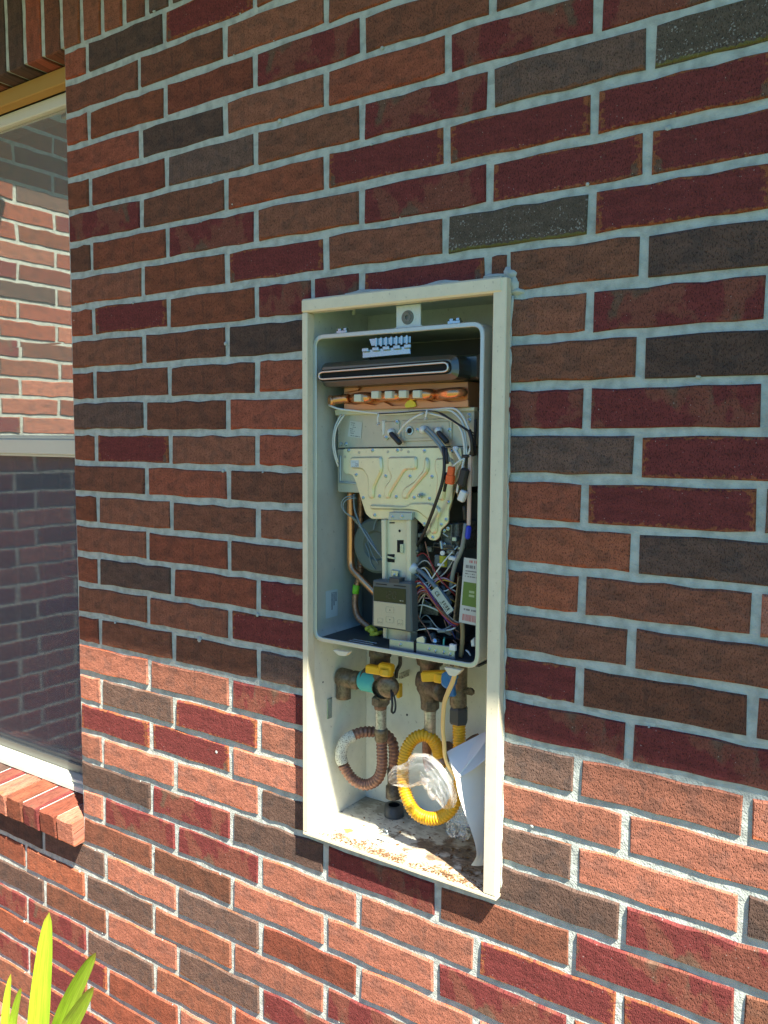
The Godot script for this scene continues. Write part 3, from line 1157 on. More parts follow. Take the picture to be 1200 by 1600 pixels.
func build_heater() -> void:
	var h := thing("water_heater", "tankless water heater with its front cover off, showing copper, wiring and burner plate", "water heater", Vector3(0.92, G - 1.212, -0.09))
	var out := round_poly(rect(0.7392, G - 1.2125, 1.1015, G - 0.6265), 0.024, 7)
	var st := new_st()
	ring(st, out, 0.0014, -0.1845, -0.0005)
	var case_ := part("case", st, M.case_paint, h)
	st = new_st()
	ring(st, inset(out, -0.0007), 0.0085, -0.001, 0.002, 0.0012)
	part("rim", st, M.rim_grey, case_)
	plate("back", case_, M.case_back, inset(out, 0.003), -0.1835, -0.180)
	plate("floor_plate", h, M.dark_grey, rect(0.7415, G - 1.2105, 1.0985, G - 1.2075), -0.17, -0.004)
	for i in 2:
		st = new_st()
		bar(st, Vector3(0.8109, 1.2414, -0.02) + Vector3(0, 0.001, -0.012 * i), Vector3(0.8679, 1.2415, -0.02) + Vector3(0, 0.001, -0.012 * i), 0.002, 0.005, 0.0006)
		part("floor_rib", st, M.zinc, h)
	# pressed line down the outside of the case and the foot flanges below the rim
	st = new_st()
	span(st, Vector3(1.1012, G - 1.16, -0.055), Vector3(1.1034, G - 0.70, -0.047), 0.001)
	part("pressed_rib", st, M.case_paint, h)
	for p in [[Vector2(0.7852, 1.2246), Vector2(0.8249, 1.2255), Vector2(0.8174, 1.2169), Vector2(0.8006, 1.2156)], [Vector2(1.0319, 1.2301), Vector2(1.0677, 1.2301), Vector2(1.0552, 1.2167), Vector2(1.0424, 1.2169)]]:
		plate("foot_flange", h, M.cream_paint, p, -0.012, 0.001, 0.0004, 0.004)
	# hanger plate, its washer and the two cover catches
	var hp := plate("hanger_plate", h, M.case_paint, [Vector2(0.9219, 1.8642), Vector2(0.9724, 1.8643), Vector2(0.9729, 1.8281), Vector2(0.9821, 1.8220), Vector2(0.9821, 1.8165), Vector2(0.9128, 1.8156), Vector2(0.9127, 1.8223), Vector2(0.9222, 1.8273)], -0.0085, -0.006, 0.0006)
	st = new_st()
	lathe(st, Vector3(0.9463, 1.8422, -0.006), Vector3.BACK, [Vector2(0, 0.0125), Vector2(0.0015, 0.012), Vector2(0.0017, 0.0085), Vector2(0.003, 0.008), Vector2(0.003, 0.004), Vector2(0.0005, 0.0035), Vector2(0.0005, 0)], 20)
	part("washer", st, M.mid_grey, hp)
	for p in [Vector3(0.8014, 1.8268, -0.01), Vector3(1.0394, 1.8270, -0.01)]:
		st = new_st()
		box(st, p, Vector3(0.024, 0.006, 0.012), 0.001)
		box(st, p + Vector3(-0.005, 0.004, 0), Vector3(0.007, 0.006, 0.012), 0.001)
		box(st, p + Vector3(0.007, 0.004, 0), Vector3(0.006, 0.007, 0.01), 0.001)
		part("catch", st, M.zinc, h)
	# stamped zinc hanger inside the top
	st = new_st()
	prism(st, [Vector2(0.8625, 1.8108), Vector2(0.9520, 1.8097), Vector2(0.9521, 1.7975), Vector2(0.8683, 1.7967)], -0.009, -0.006, 0.001)
	for k in 7:
		var p: Vector3 = Vector3(0.8809, 1.8026, -0.004).lerp(Vector3(0.9466, 1.8031, -0.004), k / 6.0)
		box(st, p, Vector3(0.004, 0.017, 0.005), 0.001)
	prism(st, [Vector2(0.8512, 1.7904), Vector2(0.9534, 1.7926), Vector2(0.9548, 1.7780), Vector2(0.8513, 1.7754)], -0.005, -0.002, 0.001)
	for k in 5:
		var p: Vector3 = Vector3(0.8598, 1.7898, 0).lerp(Vector3(0.9506, 1.7914, 0), k / 4.0)
		box(st, p, Vector3(0.014, 0.008, 0.006), 0.0015)
	part("stamped_bracket", st, M.zinc, h)
	# flue collar
	var flue := plate("flue_box", h, M.flue_dark, [Vector2(0.7564, 1.7711), Vector2(1.0517, 1.7728), Vector2(1.0548, 1.7305), Vector2(0.7594, 1.7251)], -0.10, 0.008, 0.009, 0.016)
	st = new_st()
	ring(st, round_poly([Vector2(0.7612, 1.7542), Vector2(1.0403, 1.7599), Vector2(1.0418, 1.7417), Vector2(0.7612, 1.7382)], 0.012, 7), 0.0030, 0.004, 0.0145, 0.0008)
	part("flue_ring", st, M.flue_ring, flue)
	plate("flue_slot", flue, M.black_hole, inset(round_poly([Vector2(0.7612, 1.7542), Vector2(1.0403, 1.7599), Vector2(1.0418, 1.7417), Vector2(0.7612, 1.7382)], 0.012, 7), 0.0028), 0.001, 0.0086)
	plate("fan_outlet", h, M.flue_dark, [Vector2(1.0217, 1.7755), Vector2(1.0671, 1.7764), Vector2(1.0679, 1.7337), Vector2(1.0224, 1.7308)], -0.12, -0.045, 0.004, 0.006)
	# copper heat exchanger
	var hx := plate("heat_exchanger", h, M.copper_fin, [Vector2(0.7769, 1.7292), Vector2(1.0468, 1.7297), Vector2(1.0476, 1.6854), Vector2(0.7770, 1.6840)], -0.16, -0.045, 0.001)
	for q in [[Vector3(0.9836, 1.7083, -0.05), Vector3(1.0031, 1.7080, -0.03), Vector3(1.0281, 1.7085, -0.02), Vector3(1.0402, 1.7098, -0.03), Vector3(1.0356, 1.7115, -0.05)], [Vector3(0.9253, 1.7087, -0.05), Vector3(0.9447, 1.7083, -0.03), Vector3(0.9685, 1.7085, -0.022), Vector3(0.9795, 1.7086, -0.03), Vector3(0.9742, 1.7097, -0.05)], [Vector3(0.8557, 1.7080, -0.05), Vector3(0.8766, 1.7077, -0.03), Vector3(0.9031, 1.7079, -0.022), Vector3(0.9145, 1.7080, -0.03), Vector3(0.9100, 1.7090, -0.05)], [Vector3(0.7962, 1.7058, -0.05), Vector3(0.8183, 1.7056, -0.03), Vector3(0.8388, 1.7059, -0.022), Vector3(0.8477, 1.7061, -0.03), Vector3(0.8425, 1.7083, -0.05)]]:
		st = new_st(true)
		tube(st, curve(q, 0.004), 0.0098, 14)
		part("return_bend", st, M.copper, hx)
	st = new_st(true)
	tube(st, curve([Vector3(0.7959, 1.7064, -0.036), Vector3(0.7745, 1.7044, -0.034), Vector3(0.7575, 1.7022, -0.032)], 0.004), 0.0085, 14)
	lathe(st, Vector3(0.7591, 1.7022, -0.032), Vector3(-0.55, -0.05, 0.8), [Vector2(-0.006, 0.0085), Vector2(0.002, 0.0105), Vector2(0.006, 0.010), Vector2(0.0065, 0.006), Vector2(0.003, 0.005), Vector2(0.003, 0)], 16)
	part("inlet_pipe", st, M.copper, hx)
	st = new_st()
	prism(st, round_poly([Vector2(0.7837, 1.6970), Vector2(0.8125, 1.6940), Vector2(0.8274, 1.6973), Vector2(0.8567, 1.6919), Vector2(0.8740, 1.6987), Vector2(0.8940, 1.6901), Vector2(0.9329, 1.6917), Vector2(0.9492, 1.7005), Vector2(0.9654, 1.7001), Vector2(0.9814, 1.6953), Vector2(0.9998, 1.6982), Vector2(1.0180, 1.6945), Vector2(1.0409, 1.6962), Vector2(1.0522, 1.6982), Vector2(1.0524, 1.6850), Vector2(0.7838, 1.6836)], 0.003), -0.045, -0.0375, 0.0008)
	prism(st, [Vector2(0.7852, 1.7260), Vector2(0.8183, 1.7262), Vector2(0.8154, 1.7203), Vector2(0.7852, 1.7176)], -0.045, -0.038, 0.0008)
	part("front_fin", st, M.copper_fin, hx)
	for q in [Vector3(0.8372, 1.7043, -0.012), Vector3(0.8761, 1.7092, -0.012), Vector3(0.9055, 1.7085, -0.012), Vector3(0.9358, 1.7088, -0.012), Vector3(0.9653, 1.7080, -0.012)]:
		st = new_st()
		box(st, q, Vector3(0.016, 0.0135, 0.012), 0.0012, Basis(Vector3.BACK, 0.5 if q.x < 0.83 else 0.0))
		part("ceramic_fuse_clip", st, M.ceramic, hx)
	plate("caution_tag", hx, M.yellow_plastic, [Vector2(0.9232, 1.6906), Vector2(0.9286, 1.6974), Vector2(0.9368, 1.7007), Vector2(0.9451, 1.6959), Vector2(0.9479, 1.6890), Vector2(0.9424, 1.6868), Vector2(0.9260, 1.6860)], -0.037, -0.0335, 0.0005)
	# burner cover plate
	var bc := plate("burner_cover", h, M.grey_plate, [Vector2(0.7562, 1.6784), Vector2(1.0565, 1.6799), Vector2(1.0576, 1.6175), Vector2(0.7580, 1.6112)], -0.14, -0.052, 0.001, 0.002)
	plate("cover_lip", bc, M.bracket_cream, [Vector2(0.7530, 1.6856), Vector2(1.0596, 1.6852), Vector2(1.0597, 1.6786), Vector2(0.7561, 1.6745)], -0.058, -0.046, 0.001)
	plate("igniter_plate", bc, M.grey_plate, [Vector2(0.8677, 1.6613), Vector2(0.9020, 1.6622), Vector2(0.9023, 1.6316), Vector2(0.8664, 1.6303)], -0.053, -0.0495, 0.001, 0.003)
	st = new_st()
	prism(st, round_poly([Vector2(0.9054, 1.6634), Vector2(1.0136, 1.6670), Vector2(1.0142, 1.6274), Vector2(0.9072, 1.6245)], 0.006), -0.053, -0.0495, 0.001)
	part("igniter_plate", st, M.grey_plate, bc)
	st = new_st()
	ring(st, round_poly([Vector2(0.9111, 1.6586), Vector2(1.0085, 1.6619), Vector2(1.0090, 1.6319), Vector2(0.9128, 1.6292)], 0.005), 0.0012, -0.0496, -0.0484, 0.0004)
	part("pressed_edge", st, M.grey_plate, bc)
	st = new_st()
	lathe(st, Vector3(0.9256, 1.6445, -0.0495), Vector3.BACK, [Vector2(0.0, 0.0085), Vector2(0.0016, 0.0078), Vector2(0.0016, 0.0052)], 18)
	part("sight_ring", st, M.zinc, bc)
	st = new_st()
	lathe(st, Vector3(0.9257, 1.6445, -0.0493), Vector3.BACK, [Vector2(0.0006, 0.0052), Vector2(0.0004, 0.0)], 18)
	part("sight_glass", st, M.black_hole, bc)
	for q in [Vector3(0.7658, 1.6187, -0.052), Vector3(0.7782, 1.6188, -0.052), Vector3(1.0466, 1.6712, -0.052), Vector3(1.0467, 1.6622, -0.052), Vector3(0.8726, 1.6315, -0.0495), Vector3(0.8967, 1.6599, -0.0495), Vector3(1.0085, 1.6455, -0.0495), Vector3(0.9415, 1.6456, -0.0495)]:
		screw(bc, q, 0.0028)
	var rows := []
	for k in 6: rows.append([12 + k * 14, 17 + k * 14, 8 + (k % 3) * 4, 46 - (k % 2) * 9, 0])
	rows.append([100, 105, 20, 84, 0])
	sticker("serial_label", bc, print_tex(96, 112, Vector3(0.52, 0.54, 0.50), Vector3(0.09, 0.1, 0.1), rows), Vector3(0.7879, 1.6644, -0.0512), Vector3(0.8167, 1.6605, -0.0512), Vector3(0.8138, 1.6301, -0.0512), Vector3(0.7818, 1.6337, -0.0512))
	for q in [[Vector3(0.8864, 1.6422, -0.048), Vector3(0.9103, 1.6210, -0.04)], [Vector3(0.9894, 1.6443, -0.046), Vector3(1.0114, 1.6228, -0.038)]]:
		st = new_st(true)
		lathe(st, q[0], Vector3(0.1, -0.1, 1), [Vector2(0, 0.0068), Vector2(0.006, 0.0066), Vector2(0.010, 0.004), Vector2(0.011, 0)], 14)
		part("igniter_cap", st, M.white_plastic, bc)
		st = new_st(true)
		var d: Vector3 = (q[1] - q[0]).normalized()
		tube(st, [q[0] + Vector3(0, 0, 0.006), q[0] + d * 0.008 + Vector3(0, 0, 0.005), q[1] - d * 0.002, q[1]], [0.0042, 0.0048, 0.005, 0.0042], 12)
		part("igniter_boot", st, M.black_plastic, bc)
	st = new_st(true)
	lathe(st, Vector3(0.9574, 1.6467, -0.048), Vector3(0.1, -0.1, 1), [Vector2(0, 0.0074), Vector2(0.008, 0.007), Vector2(0.011, 0.004), Vector2(0.012, 0)], 14)
	part("flame_rod_cap", st, M.white_plastic, bc)
	st = new_st(true)
	for k in 2:
		tube(st, curve([Vector3(0.9648, 1.6454, -0.038) + Vector3(0.004 * k, 0.004 * k, 0), Vector3(0.9834, 1.6317, -0.034) + Vector3(0.006 * k, 0.002 * k, 0), Vector3(1.0018, 1.6148, -0.03) + Vector3(0.007 * k, 0, 0), Vector3(1.0110, 1.6003, -0.028) + Vector3(0.007 * k, 0, 0), Vector3(1.0138, 1.5891, -0.028) + Vector3(0.006 * k, 0, 0)], 0.005), 0.0032, 8)
	part("flame_rod_lead", st, M.grey_sleeve, bc)
	# manifold plate and the grey block behind it
	plate("manifold_block", h, M.grey_plate, [Vector2(0.7579, 1.6087), Vector2(1.0397, 1.6162), Vector2(1.0404, 1.5745), Vector2(1.0072, 1.5335), Vector2(0.8091, 1.5256), Vector2(0.7597, 1.5249)], -0.12, -0.0495, 0.001, 0.004)
	plate("block_rib", h, M.zinc_plate, [Vector2(0.7642, 1.5465), Vector2(0.8059, 1.5454), Vector2(0.8059, 1.5417), Vector2(0.7642, 1.5428)], -0.0505, -0.046, 0.0008)
	plate("block_rib", h, M.zinc_plate, [Vector2(0.7641, 1.5964), Vector2(0.7688, 1.5964), Vector2(0.7689, 1.5467), Vector2(0.7642, 1.5465)], -0.0505, -0.046, 0.0008)
	var mf := plate("manifold_plate", h, M.manifold, [Vector2(0.7757, 1.6102), Vector2(1.0347, 1.6151), Vector2(1.0377, 1.5892), Vector2(1.0277, 1.5743), Vector2(1.0190, 1.5457), Vector2(1.0181, 1.5194), Vector2(1.0118, 1.5053), Vector2(1.0115, 1.4811), Vector2(1.0044, 1.4738), Vector2(0.9952, 1.4662), Vector2(0.9940, 1.4545), Vector2(0.9861, 1.4458), Vector2(0.9726, 1.4460), Vector2(0.9643, 1.4548), Vector2(0.9641, 1.4689), Vector2(0.9531, 1.4764), Vector2(0.9364, 1.4885), Vector2(0.8840, 1.4795), Vector2(0.8430, 1.4772), Vector2(0.8295, 1.4862), Vector2(0.8031, 1.5527), Vector2(0.7959, 1.5612), Vector2(0.7820, 1.5608), Vector2(0.7758, 1.5668)], -0.049, -0.0455, 0.0008, 0.005)
	for q in [[Vector2(0.7942, 1.5944), Vector2(0.8671, 1.5968), Vector2(0.8695, 1.5704), Vector2(0.8507, 1.5373), Vector2(0.8508, 1.5191), Vector2(0.8442, 1.5152), Vector2(0.8375, 1.5186), Vector2(0.8365, 1.5575), Vector2(0.8245, 1.5718), Vector2(0.7973, 1.5723)], [Vector2(0.8815, 1.5958), Vector2(0.9447, 1.5980), Vector2(0.9450, 1.5735), Vector2(0.9200, 1.5729), Vector2(0.8878, 1.5279), Vector2(0.8865, 1.5195), Vector2(0.8793, 1.5167), Vector2(0.8742, 1.5237), Vector2(0.8748, 1.5394), Vector2(0.8890, 1.5554), Vector2(0.8890, 1.5638), Vector2(0.8817, 1.5731)], [Vector2(0.9624, 1.5982), Vector2(0.9706, 1.5926), Vector2(0.9708, 1.5718), Vector2(0.9302, 1.5296), Vector2(0.9262, 1.5200), Vector2(0.9164, 1.5184), Vector2(0.9121, 1.5265), Vector2(0.9190, 1.5398), Vector2(0.9411, 1.5523), Vector2(0.9519, 1.5655), Vector2(0.9600, 1.5727)], [Vector2(0.9839, 1.5951), Vector2(1.0155, 1.5968), Vector2(1.0234, 1.5867), Vector2(1.0210, 1.5731), Vector2(1.0107, 1.5660), Vector2(1.0058, 1.5453), Vector2(1.0035, 1.5211), Vector2(0.9956, 1.5184), Vector2(0.9862, 1.5261), Vector2(0.9890, 1.5631), Vector2(0.9828, 1.5756)], [Vector2(0.8413, 1.5053), Vector2(0.9221, 1.5056), Vector2(0.9346, 1.5127), Vector2(0.9756, 1.5146), Vector2(0.9944, 1.5068), Vector2(0.9966, 1.4966), Vector2(0.9907, 1.4870), Vector2(0.9897, 1.4626), Vector2(0.9818, 1.4562), Vector2(0.9742, 1.4627), Vector2(0.9733, 1.4813), Vector2(0.9486, 1.4975), Vector2(0.9264, 1.4987), Vector2(0.8428, 1.4956)]]:
		plate("pressed_channel", mf, M.manifold, q, -0.0456, -0.0400, 0.0030, 0.007)
	for q in [Vector3(0.7892, 1.6066, -0.0455), Vector3(0.8448, 1.6073, -0.0455), Vector3(0.9012, 1.6079, -0.0455), Vector3(0.9594, 1.6074, -0.0455), Vector3(1.0165, 1.6081, -0.0455), Vector3(0.8071, 1.5602, -0.0455), Vector3(0.8751, 1.5597, -0.0455), Vector3(0.9290, 1.5607, -0.0455), Vector3(0.9762, 1.5615, -0.0455), Vector3(0.8238, 1.5166, -0.0455), Vector3(0.8616, 1.5213, -0.0455), Vector3(0.8991, 1.5217, -0.0455), Vector3(0.8508, 1.4849, -0.0455), Vector3(0.9385, 1.5216, -0.0455), Vector3(0.9713, 1.5213, -0.0455), Vector3(1.0113, 1.5167, -0.0455), Vector3(0.9610, 1.4745, -0.0455), Vector3(0.9967, 1.4756, -0.0455), Vector3(1.0065, 1.4854, -0.0455), Vector3(0.9790, 1.4511, -0.0455)]:
		screw(mf, q, 0.0025)
	for q in [Vector3(0.7800, 1.5942, -0.0455), Vector3(0.8135, 1.6032, -0.0455), Vector3(0.8798, 1.6053, -0.0455), Vector3(0.9251, 1.6058, -0.0455), Vector3(0.9096, 1.6092, -0.0455)]:
		st = new_st()
		lathe(st, q, Vector3.BACK, [Vector2(0.0, 0.0028), Vector2(0.0007, 0.0026), Vector2(0.0007, 0.0014), Vector2(0.0002, 0.001), Vector2(0.0002, 0)], 10)
		part("rivet", st, M.grey_plate, mf)
	st = new_st()
	hexnut(st, Vector3(0.9536, 1.5269, -0.0455), Vector3.BACK, 0.005, 0.0052)
	lathe(st, Vector3(0.9566, 1.5273, -0.0405), Vector3(-0.3, 0.0, 1), [Vector2(0, 0.003), Vector2(0.007, 0.003), Vector2(0.008, 0.0)], 10)
	part("pressure_tap", st, M.zinc, mf)
	sticker("part_label", mf, print_tex(64, 56, Vector3(0.62, 0.66, 0.66), Vector3(0.1, 0.1, 0.12), [[34, 38, 34, 58, 0], [42, 46, 34, 58, 0], [26, 30, 36, 58, 0], [50, 53, 8, 50, 0], [14, 17, 8, 40, 0]]), Vector3(0.7981, 1.5884, -0.0397), Vector3(0.8170, 1.5887, -0.0397), Vector3(0.8171, 1.5753, -0.0397), Vector3(0.7982, 1.5749, -0.0397))
	# dark machinery behind: fan, gas valve, circuit box
	st = new_st()
	lathe(st, Vector3(0.8286, 1.4213, -0.115), Vector3.BACK, [Vector2(0, 0.055), Vector2(0.03, 0.055), Vector2(0.034, 0.050), Vector2(0.034, 0.030), Vector2(0.030, 0.026), Vector2(0.030, 0)], 32)
	part("fan_housing", st, M.fan_grey, h)
	plate("machine_back", h, M.dark_grey, [Vector2(0.7539, 1.5191), Vector2(1.0274, 1.5301), Vector2(1.0329, 1.2262), Vector2(0.7555, 1.2118)], -0.175, -0.14)
	var gv := plate("gas_valve", h, M.cast_grey, [Vector2(0.9876, 1.4762), Vector2(1.0222, 1.4783), Vector2(1.0230, 1.4273), Vector2(0.9883, 1.4269)], -0.13, -0.062, 0.002, 0.002)
	for q in [[Vector2(0.9919, 1.4733), Vector2(1.0145, 1.4771), Vector2(1.0151, 1.4377), Vector2(0.9924, 1.4383)], [Vector2(0.9764, 1.4411), Vector2(1.0192, 1.4396), Vector2(1.0193, 1.4327), Vector2(0.9752, 1.4328)], [Vector2(1.0034, 1.4315), Vector2(1.0206, 1.4316), Vector2(1.0207, 1.4224), Vector2(1.0036, 1.4222)]]:
		plate("valve_casting", gv, M.cast_grey, q, -0.066, -0.052, 0.0015, 0.001)
	st = new_st()
	bar(st, Vector3(0.9962, 1.4465, -0.046), Vector3(0.9991, 1.4315, -0.046), 0.004, 0.006, 0.001)
	bar(st, Vector3(0.9977, 1.4602, -0.05), Vector3(1.0097, 1.4540, -0.05), 0.0026, 0.004, 0.0008)
	part("valve_lever", st, M.zinc_plate, gv)
	for q in [Vector3(0.9991, 1.4647, -0.052), Vector3(1.0070, 1.4687, -0.052), Vector3(0.9995, 1.4403, -0.052)]: screw(gv, q, 0.0024)
	st = new_st()
	lathe(st, Vector3(0.9962, 1.4185, -0.056), Vector3(0, -1, 0.0), [Vector2(0, 0.0075), Vector2(0.020, 0.0075), Vector2(0.020, 0)], 16)
	part("solenoid_coil", st, M.coil_yellow, gv)
	st = new_st()
	span(st, Vector3(0.9756, 1.4179, -0.068), Vector3(1.0100, 1.3961, -0.058), 0.001)
	part("coil_yoke", st, M.mid_grey, gv)
	st = new_st()
	lathe(st, Vector3(0.9994, 1.4244, -0.048), Vector3.BACK, [Vector2(0, 0.0046), Vector2(0.003, 0.0042), Vector2(0.003, 0)], 14)
	box(st, Vector3(0.9962, 1.4026, -0.047), Vector3(0.013, 0.004, 0.005), 0.0008)
	part("white_terminal", st, M.white_plastic, gv)
	st = new_st(true)
	lathe(st, Vector3(0.9266, 1.3998, -0.085), Vector3(-0.1, 0.15, 1), [Vector2(0, 0.020), Vector2(0.018, 0.020), Vector2(0.027, 0.016), Vector2(0.032, 0.008), Vector2(0.033, 0)], 20)
	lathe(st, Vector3(0.9231, 1.4308, -0.09), Vector3(0.0, -1, 0.0), [Vector2(0, 0.010), Vector2(0.03, 0.012), Vector2(0.03, 0)], 14)
	part("fan_motor", st, M.cast_grey, h)
	st = new_st()
	box(st, Vector3(0.9308, 1.4671, -0.07), Vector3(0.018, 0.014, 0.02), 0.002)
	part("relay", st, M.black_plastic, h)
	plate("circuit_box", h, M.dark_grey, [Vector2(0.9175, 1.3647), Vector2(1.0170, 1.3627), Vector2(1.0186, 1.2617), Vector2(0.9186, 1.2600)], -0.14, -0.075, 0.004, 0.004)
	plate("coil_cover", h, mat("varnish_red", lin(0.10, 0.018, 0.012), 0.3), [Vector2(0.9543, 1.3786), Vector2(1.0088, 1.3838), Vector2(1.0093, 1.3472), Vector2(0.9657, 1.3521)], -0.10, -0.068, 0.004, 0.006)
	plate("socket", h, M.mid_grey, [Vector2(0.9369, 1.2896), Vector2(0.9649, 1.2919), Vector2(0.9651, 1.2786), Vector2(0.9371, 1.2749)], -0.076, -0.068, 0.001)
	plate("socket_hole", h, M.black_hole, [Vector2(0.9418, 1.2855), Vector2(0.9614, 1.2874), Vector2(0.9615, 1.2820), Vector2(0.9419, 1.2800)], -0.07, -0.0674)
	plate("circuit_card", h, M.cast_grey, [Vector2(0.9240, 1.3171), Vector2(0.9772, 1.3197), Vector2(0.9774, 1.3028), Vector2(0.9242, 1.3011)], -0.078, -0.07, 0.001)
	# copper pipes at the left
	st = new_st(true)
	tube(st, curve([Vector3(0.7628, 1.5245, -0.088), Vector3(0.7631, 1.4449, -0.088), Vector3(0.7633, 1.3854, -0.088), Vector3(0.7697, 1.3680, -0.086), Vector3(0.7886, 1.3546, -0.084), Vector3(0.8335, 1.3237, -0.082)], 0.006), 0.0074, 16)
	part("copper_pipe", st, M.copper, h)
	st = new_st(true)
	tube(st, curve([Vector3(0.7700, 1.5237, -0.112), Vector3(0.7704, 1.4433, -0.112), Vector3(0.7707, 1.3715, -0.112), Vector3(0.7681, 1.3455, -0.108), Vector3(0.7647, 1.3194, -0.104), Vector3(0.7662, 1.2899, -0.1), Vector3(0.7773, 1.2679, -0.098), Vector3(0.8119, 1.2493, -0.096)], 0.006), 0.0066, 14)
	lathe(st, Vector3(0.7707, 1.3754, -0.112), Vector3.DOWN, [Vector2(0, 0.0066), Vector2(0.001, 0.0078), Vector2(0.008, 0.0078), Vector2(0.009, 0.0066)], 14)
	part("copper_pipe", st, M.copper_dull, h)
	st = new_st(true)
	tube(st, [Vector3(0.7663, 1.3340, -0.104), Vector3(0.7651, 1.3248, -0.1035), Vector3(0.7647, 1.3162, -0.103)], 0.0071, 14)
	part("green_pipe_tag", st, M.green_tag, h)
	st = new_st()
	box(st, Vector3(0.8159, 1.2513, -0.088), Vector3(0.020, 0.012, 0.018), 0.003, Basis(Vector3.BACK, -0.5))
	box(st, Vector3(0.8296, 1.2462, -0.084), Vector3(0.022, 0.007, 0.02), 0.002, Basis(Vector3.BACK, 0.3))
	box(st, Vector3(0.8108, 1.2543, -0.082), Vector3(0.008, 0.010, 0.012), 0.002, Basis(Vector3.BACK, -0.9))
	part("quick_clip", st, M.yellow_plastic, h)
	plate("sensor_strip", h, M.bracket_cream, [Vector2(0.7806, 1.4587), Vector2(0.7931, 1.4595), Vector2(0.7933, 1.4250), Vector2(0.7808, 1.4240)], -0.1, -0.09, 0.001)
	# centre column, controller
	var col := plate("centre_column", h, M.bracket_cream, [Vector2(0.8759, 1.4781), Vector2(0.9258, 1.4810), Vector2(0.9282, 1.2518), Vector2(0.8806, 1.2512)], -0.048, -0.0425, 0.001)
	for q in [[Vector2(0.8713, 1.4782), Vector2(0.8814, 1.4788), Vector2(0.8861, 1.2532), Vector2(0.8773, 1.2532)], [Vector2(0.9268, 1.4815), Vector2(0.9372, 1.4821), Vector2(0.9397, 1.2547), Vector2(0.9305, 1.2546)]]:
		plate("column_flange", col, M.bracket_cream, q, -0.06, -0.036, 0.0015)
	for q in [[Vector2(0.9042, 1.4415), Vector2(0.9184, 1.4425), Vector2(0.9186, 1.4186), Vector2(0.9044, 1.4186)], [Vector2(0.8822, 1.4132), Vector2(0.8988, 1.4146), Vector2(0.8989, 1.3989), Vector2(0.8823, 1.3987)], [Vector2(0.8868, 1.4740), Vector2(0.8982, 1.4746), Vector2(0.8982, 1.4723), Vector2(0.8868, 1.4716)]]:
		plate("column_opening", col, M.black_hole, q, -0.0432, -0.0419)
	plate("column_tongue", col, M.zinc, [Vector2(0.9120, 1.4349), Vector2(0.9191, 1.4355), Vector2(0.9193, 1.4187), Vector2(0.9122, 1.4182)], -0.0425, -0.0395, 0.0005)
	plate("column_tongue", col, M.zinc, [Vector2(0.8836, 1.4110), Vector2(0.8995, 1.4087), Vector2(0.8995, 1.4051), Vector2(0.8837, 1.4062)], -0.0425, -0.0395, 0.0005)
	plate("column_latch", col, M.zinc, [Vector2(0.8938, 1.3855), Vector2(0.9110, 1.3847), Vector2(0.9097, 1.3713), Vector2(0.8954, 1.3711)], -0.0425, -0.037, 0.001, 0.001)
	screw(col, Vector3(0.9017, 1.3767, -0.037), 0.0022)
	st = new_st()
	lathe(st, Vector3(0.9096, 1.4591, -0.0424), Vector3.BACK, [Vector2(0.0006, 0.0026), Vector2(0.0005, 0)], 12)
	part("column_hole", st, M.black_hole, col)
	plate("column_clip", col, M.zinc_plate, [Vector2(0.8913, 1.4939), Vector2(0.9404, 1.4953), Vector2(0.9406, 1.4813), Vector2(0.8885, 1.4782)], -0.045, -0.034, 0.001)
	screw(col, Vector3(0.8985, 1.4847, -0.034), 0.0022)
	screw(col, Vector3(0.9197, 1.4871, -0.034), 0.0022)
	var con := plate("controller", h, M.mid_grey, [Vector2(0.8697, 1.3672), Vector2(0.9543, 1.3698), Vector2(0.9573, 1.2785), Vector2(0.9275, 1.2792), Vector2(0.8681, 1.2785)], -0.034, -0.012, 0.0025, 0.004)
	con.material_override = mat("controller_grey", lin(0.085, 0.105, 0.11), 0.45)
	plate("tab", con, M.dark_grey, [Vector2(0.9069, 1.3757), Vector2(0.9294, 1.3755), Vector2(0.9295, 1.3661), Vector2(0.9070, 1.3650)], -0.03, -0.0115, 0.001)
	for q in [[Vector2(0.8775, 1.3615), Vector2(0.9019, 1.3622), Vector2(0.9019, 1.3604), Vector2(0.8775, 1.3597)], [Vector2(0.9174, 1.3626), Vector2(0.9439, 1.3630), Vector2(0.9439, 1.3612), Vector2(0.9175, 1.3608)]]:
		plate("vent_slot", con, M.black_hole, q, -0.0125, -0.0117)
	plate("screen_glass", con, mat("screen_black", lin(0.022, 0.020, 0.014), 0.12), [Vector2(0.8732, 1.3556), Vector2(0.9439, 1.3577), Vector2(0.9442, 1.3301), Vector2(0.8734, 1.3285)], -0.0122, -0.0110, 0.0003)
	# the unlit digits, standing out faintly
	var faint := mat("ghost_digit", lin(0.060, 0.058, 0.048), 0.3)
	var segs := new_st()
	var c0: Vector3 = Vector3(0.8995, 1.3435, -0.0108)
	for dgt in [[0.0, [1, 2]], [0.0095, [0, 1, 6, 4, 3]], [0.0200, [0, 1, 2, 3, 4, 5]]]:
		for s in dgt[1]:
			var o: Vector2 = [Vector2(0, 0.0065), Vector2(0.0032, 0.0033), Vector2(0.0032, -0.0033), Vector2(0, -0.0065), Vector2(-0.0032, -0.0033), Vector2(-0.0032, 0.0033), Vector2(0, 0)][s]
			var hz: bool = s == 0 or s == 3 or s == 6
			box(segs, c0 + Vector3(dgt[0] + o.x + o.y * 0.12, o.y, 0), Vector3(0.0050 if hz else 0.0009, 0.0009 if hz else 0.0050, 0.0004))
	part("display_digits", segs, faint, con)
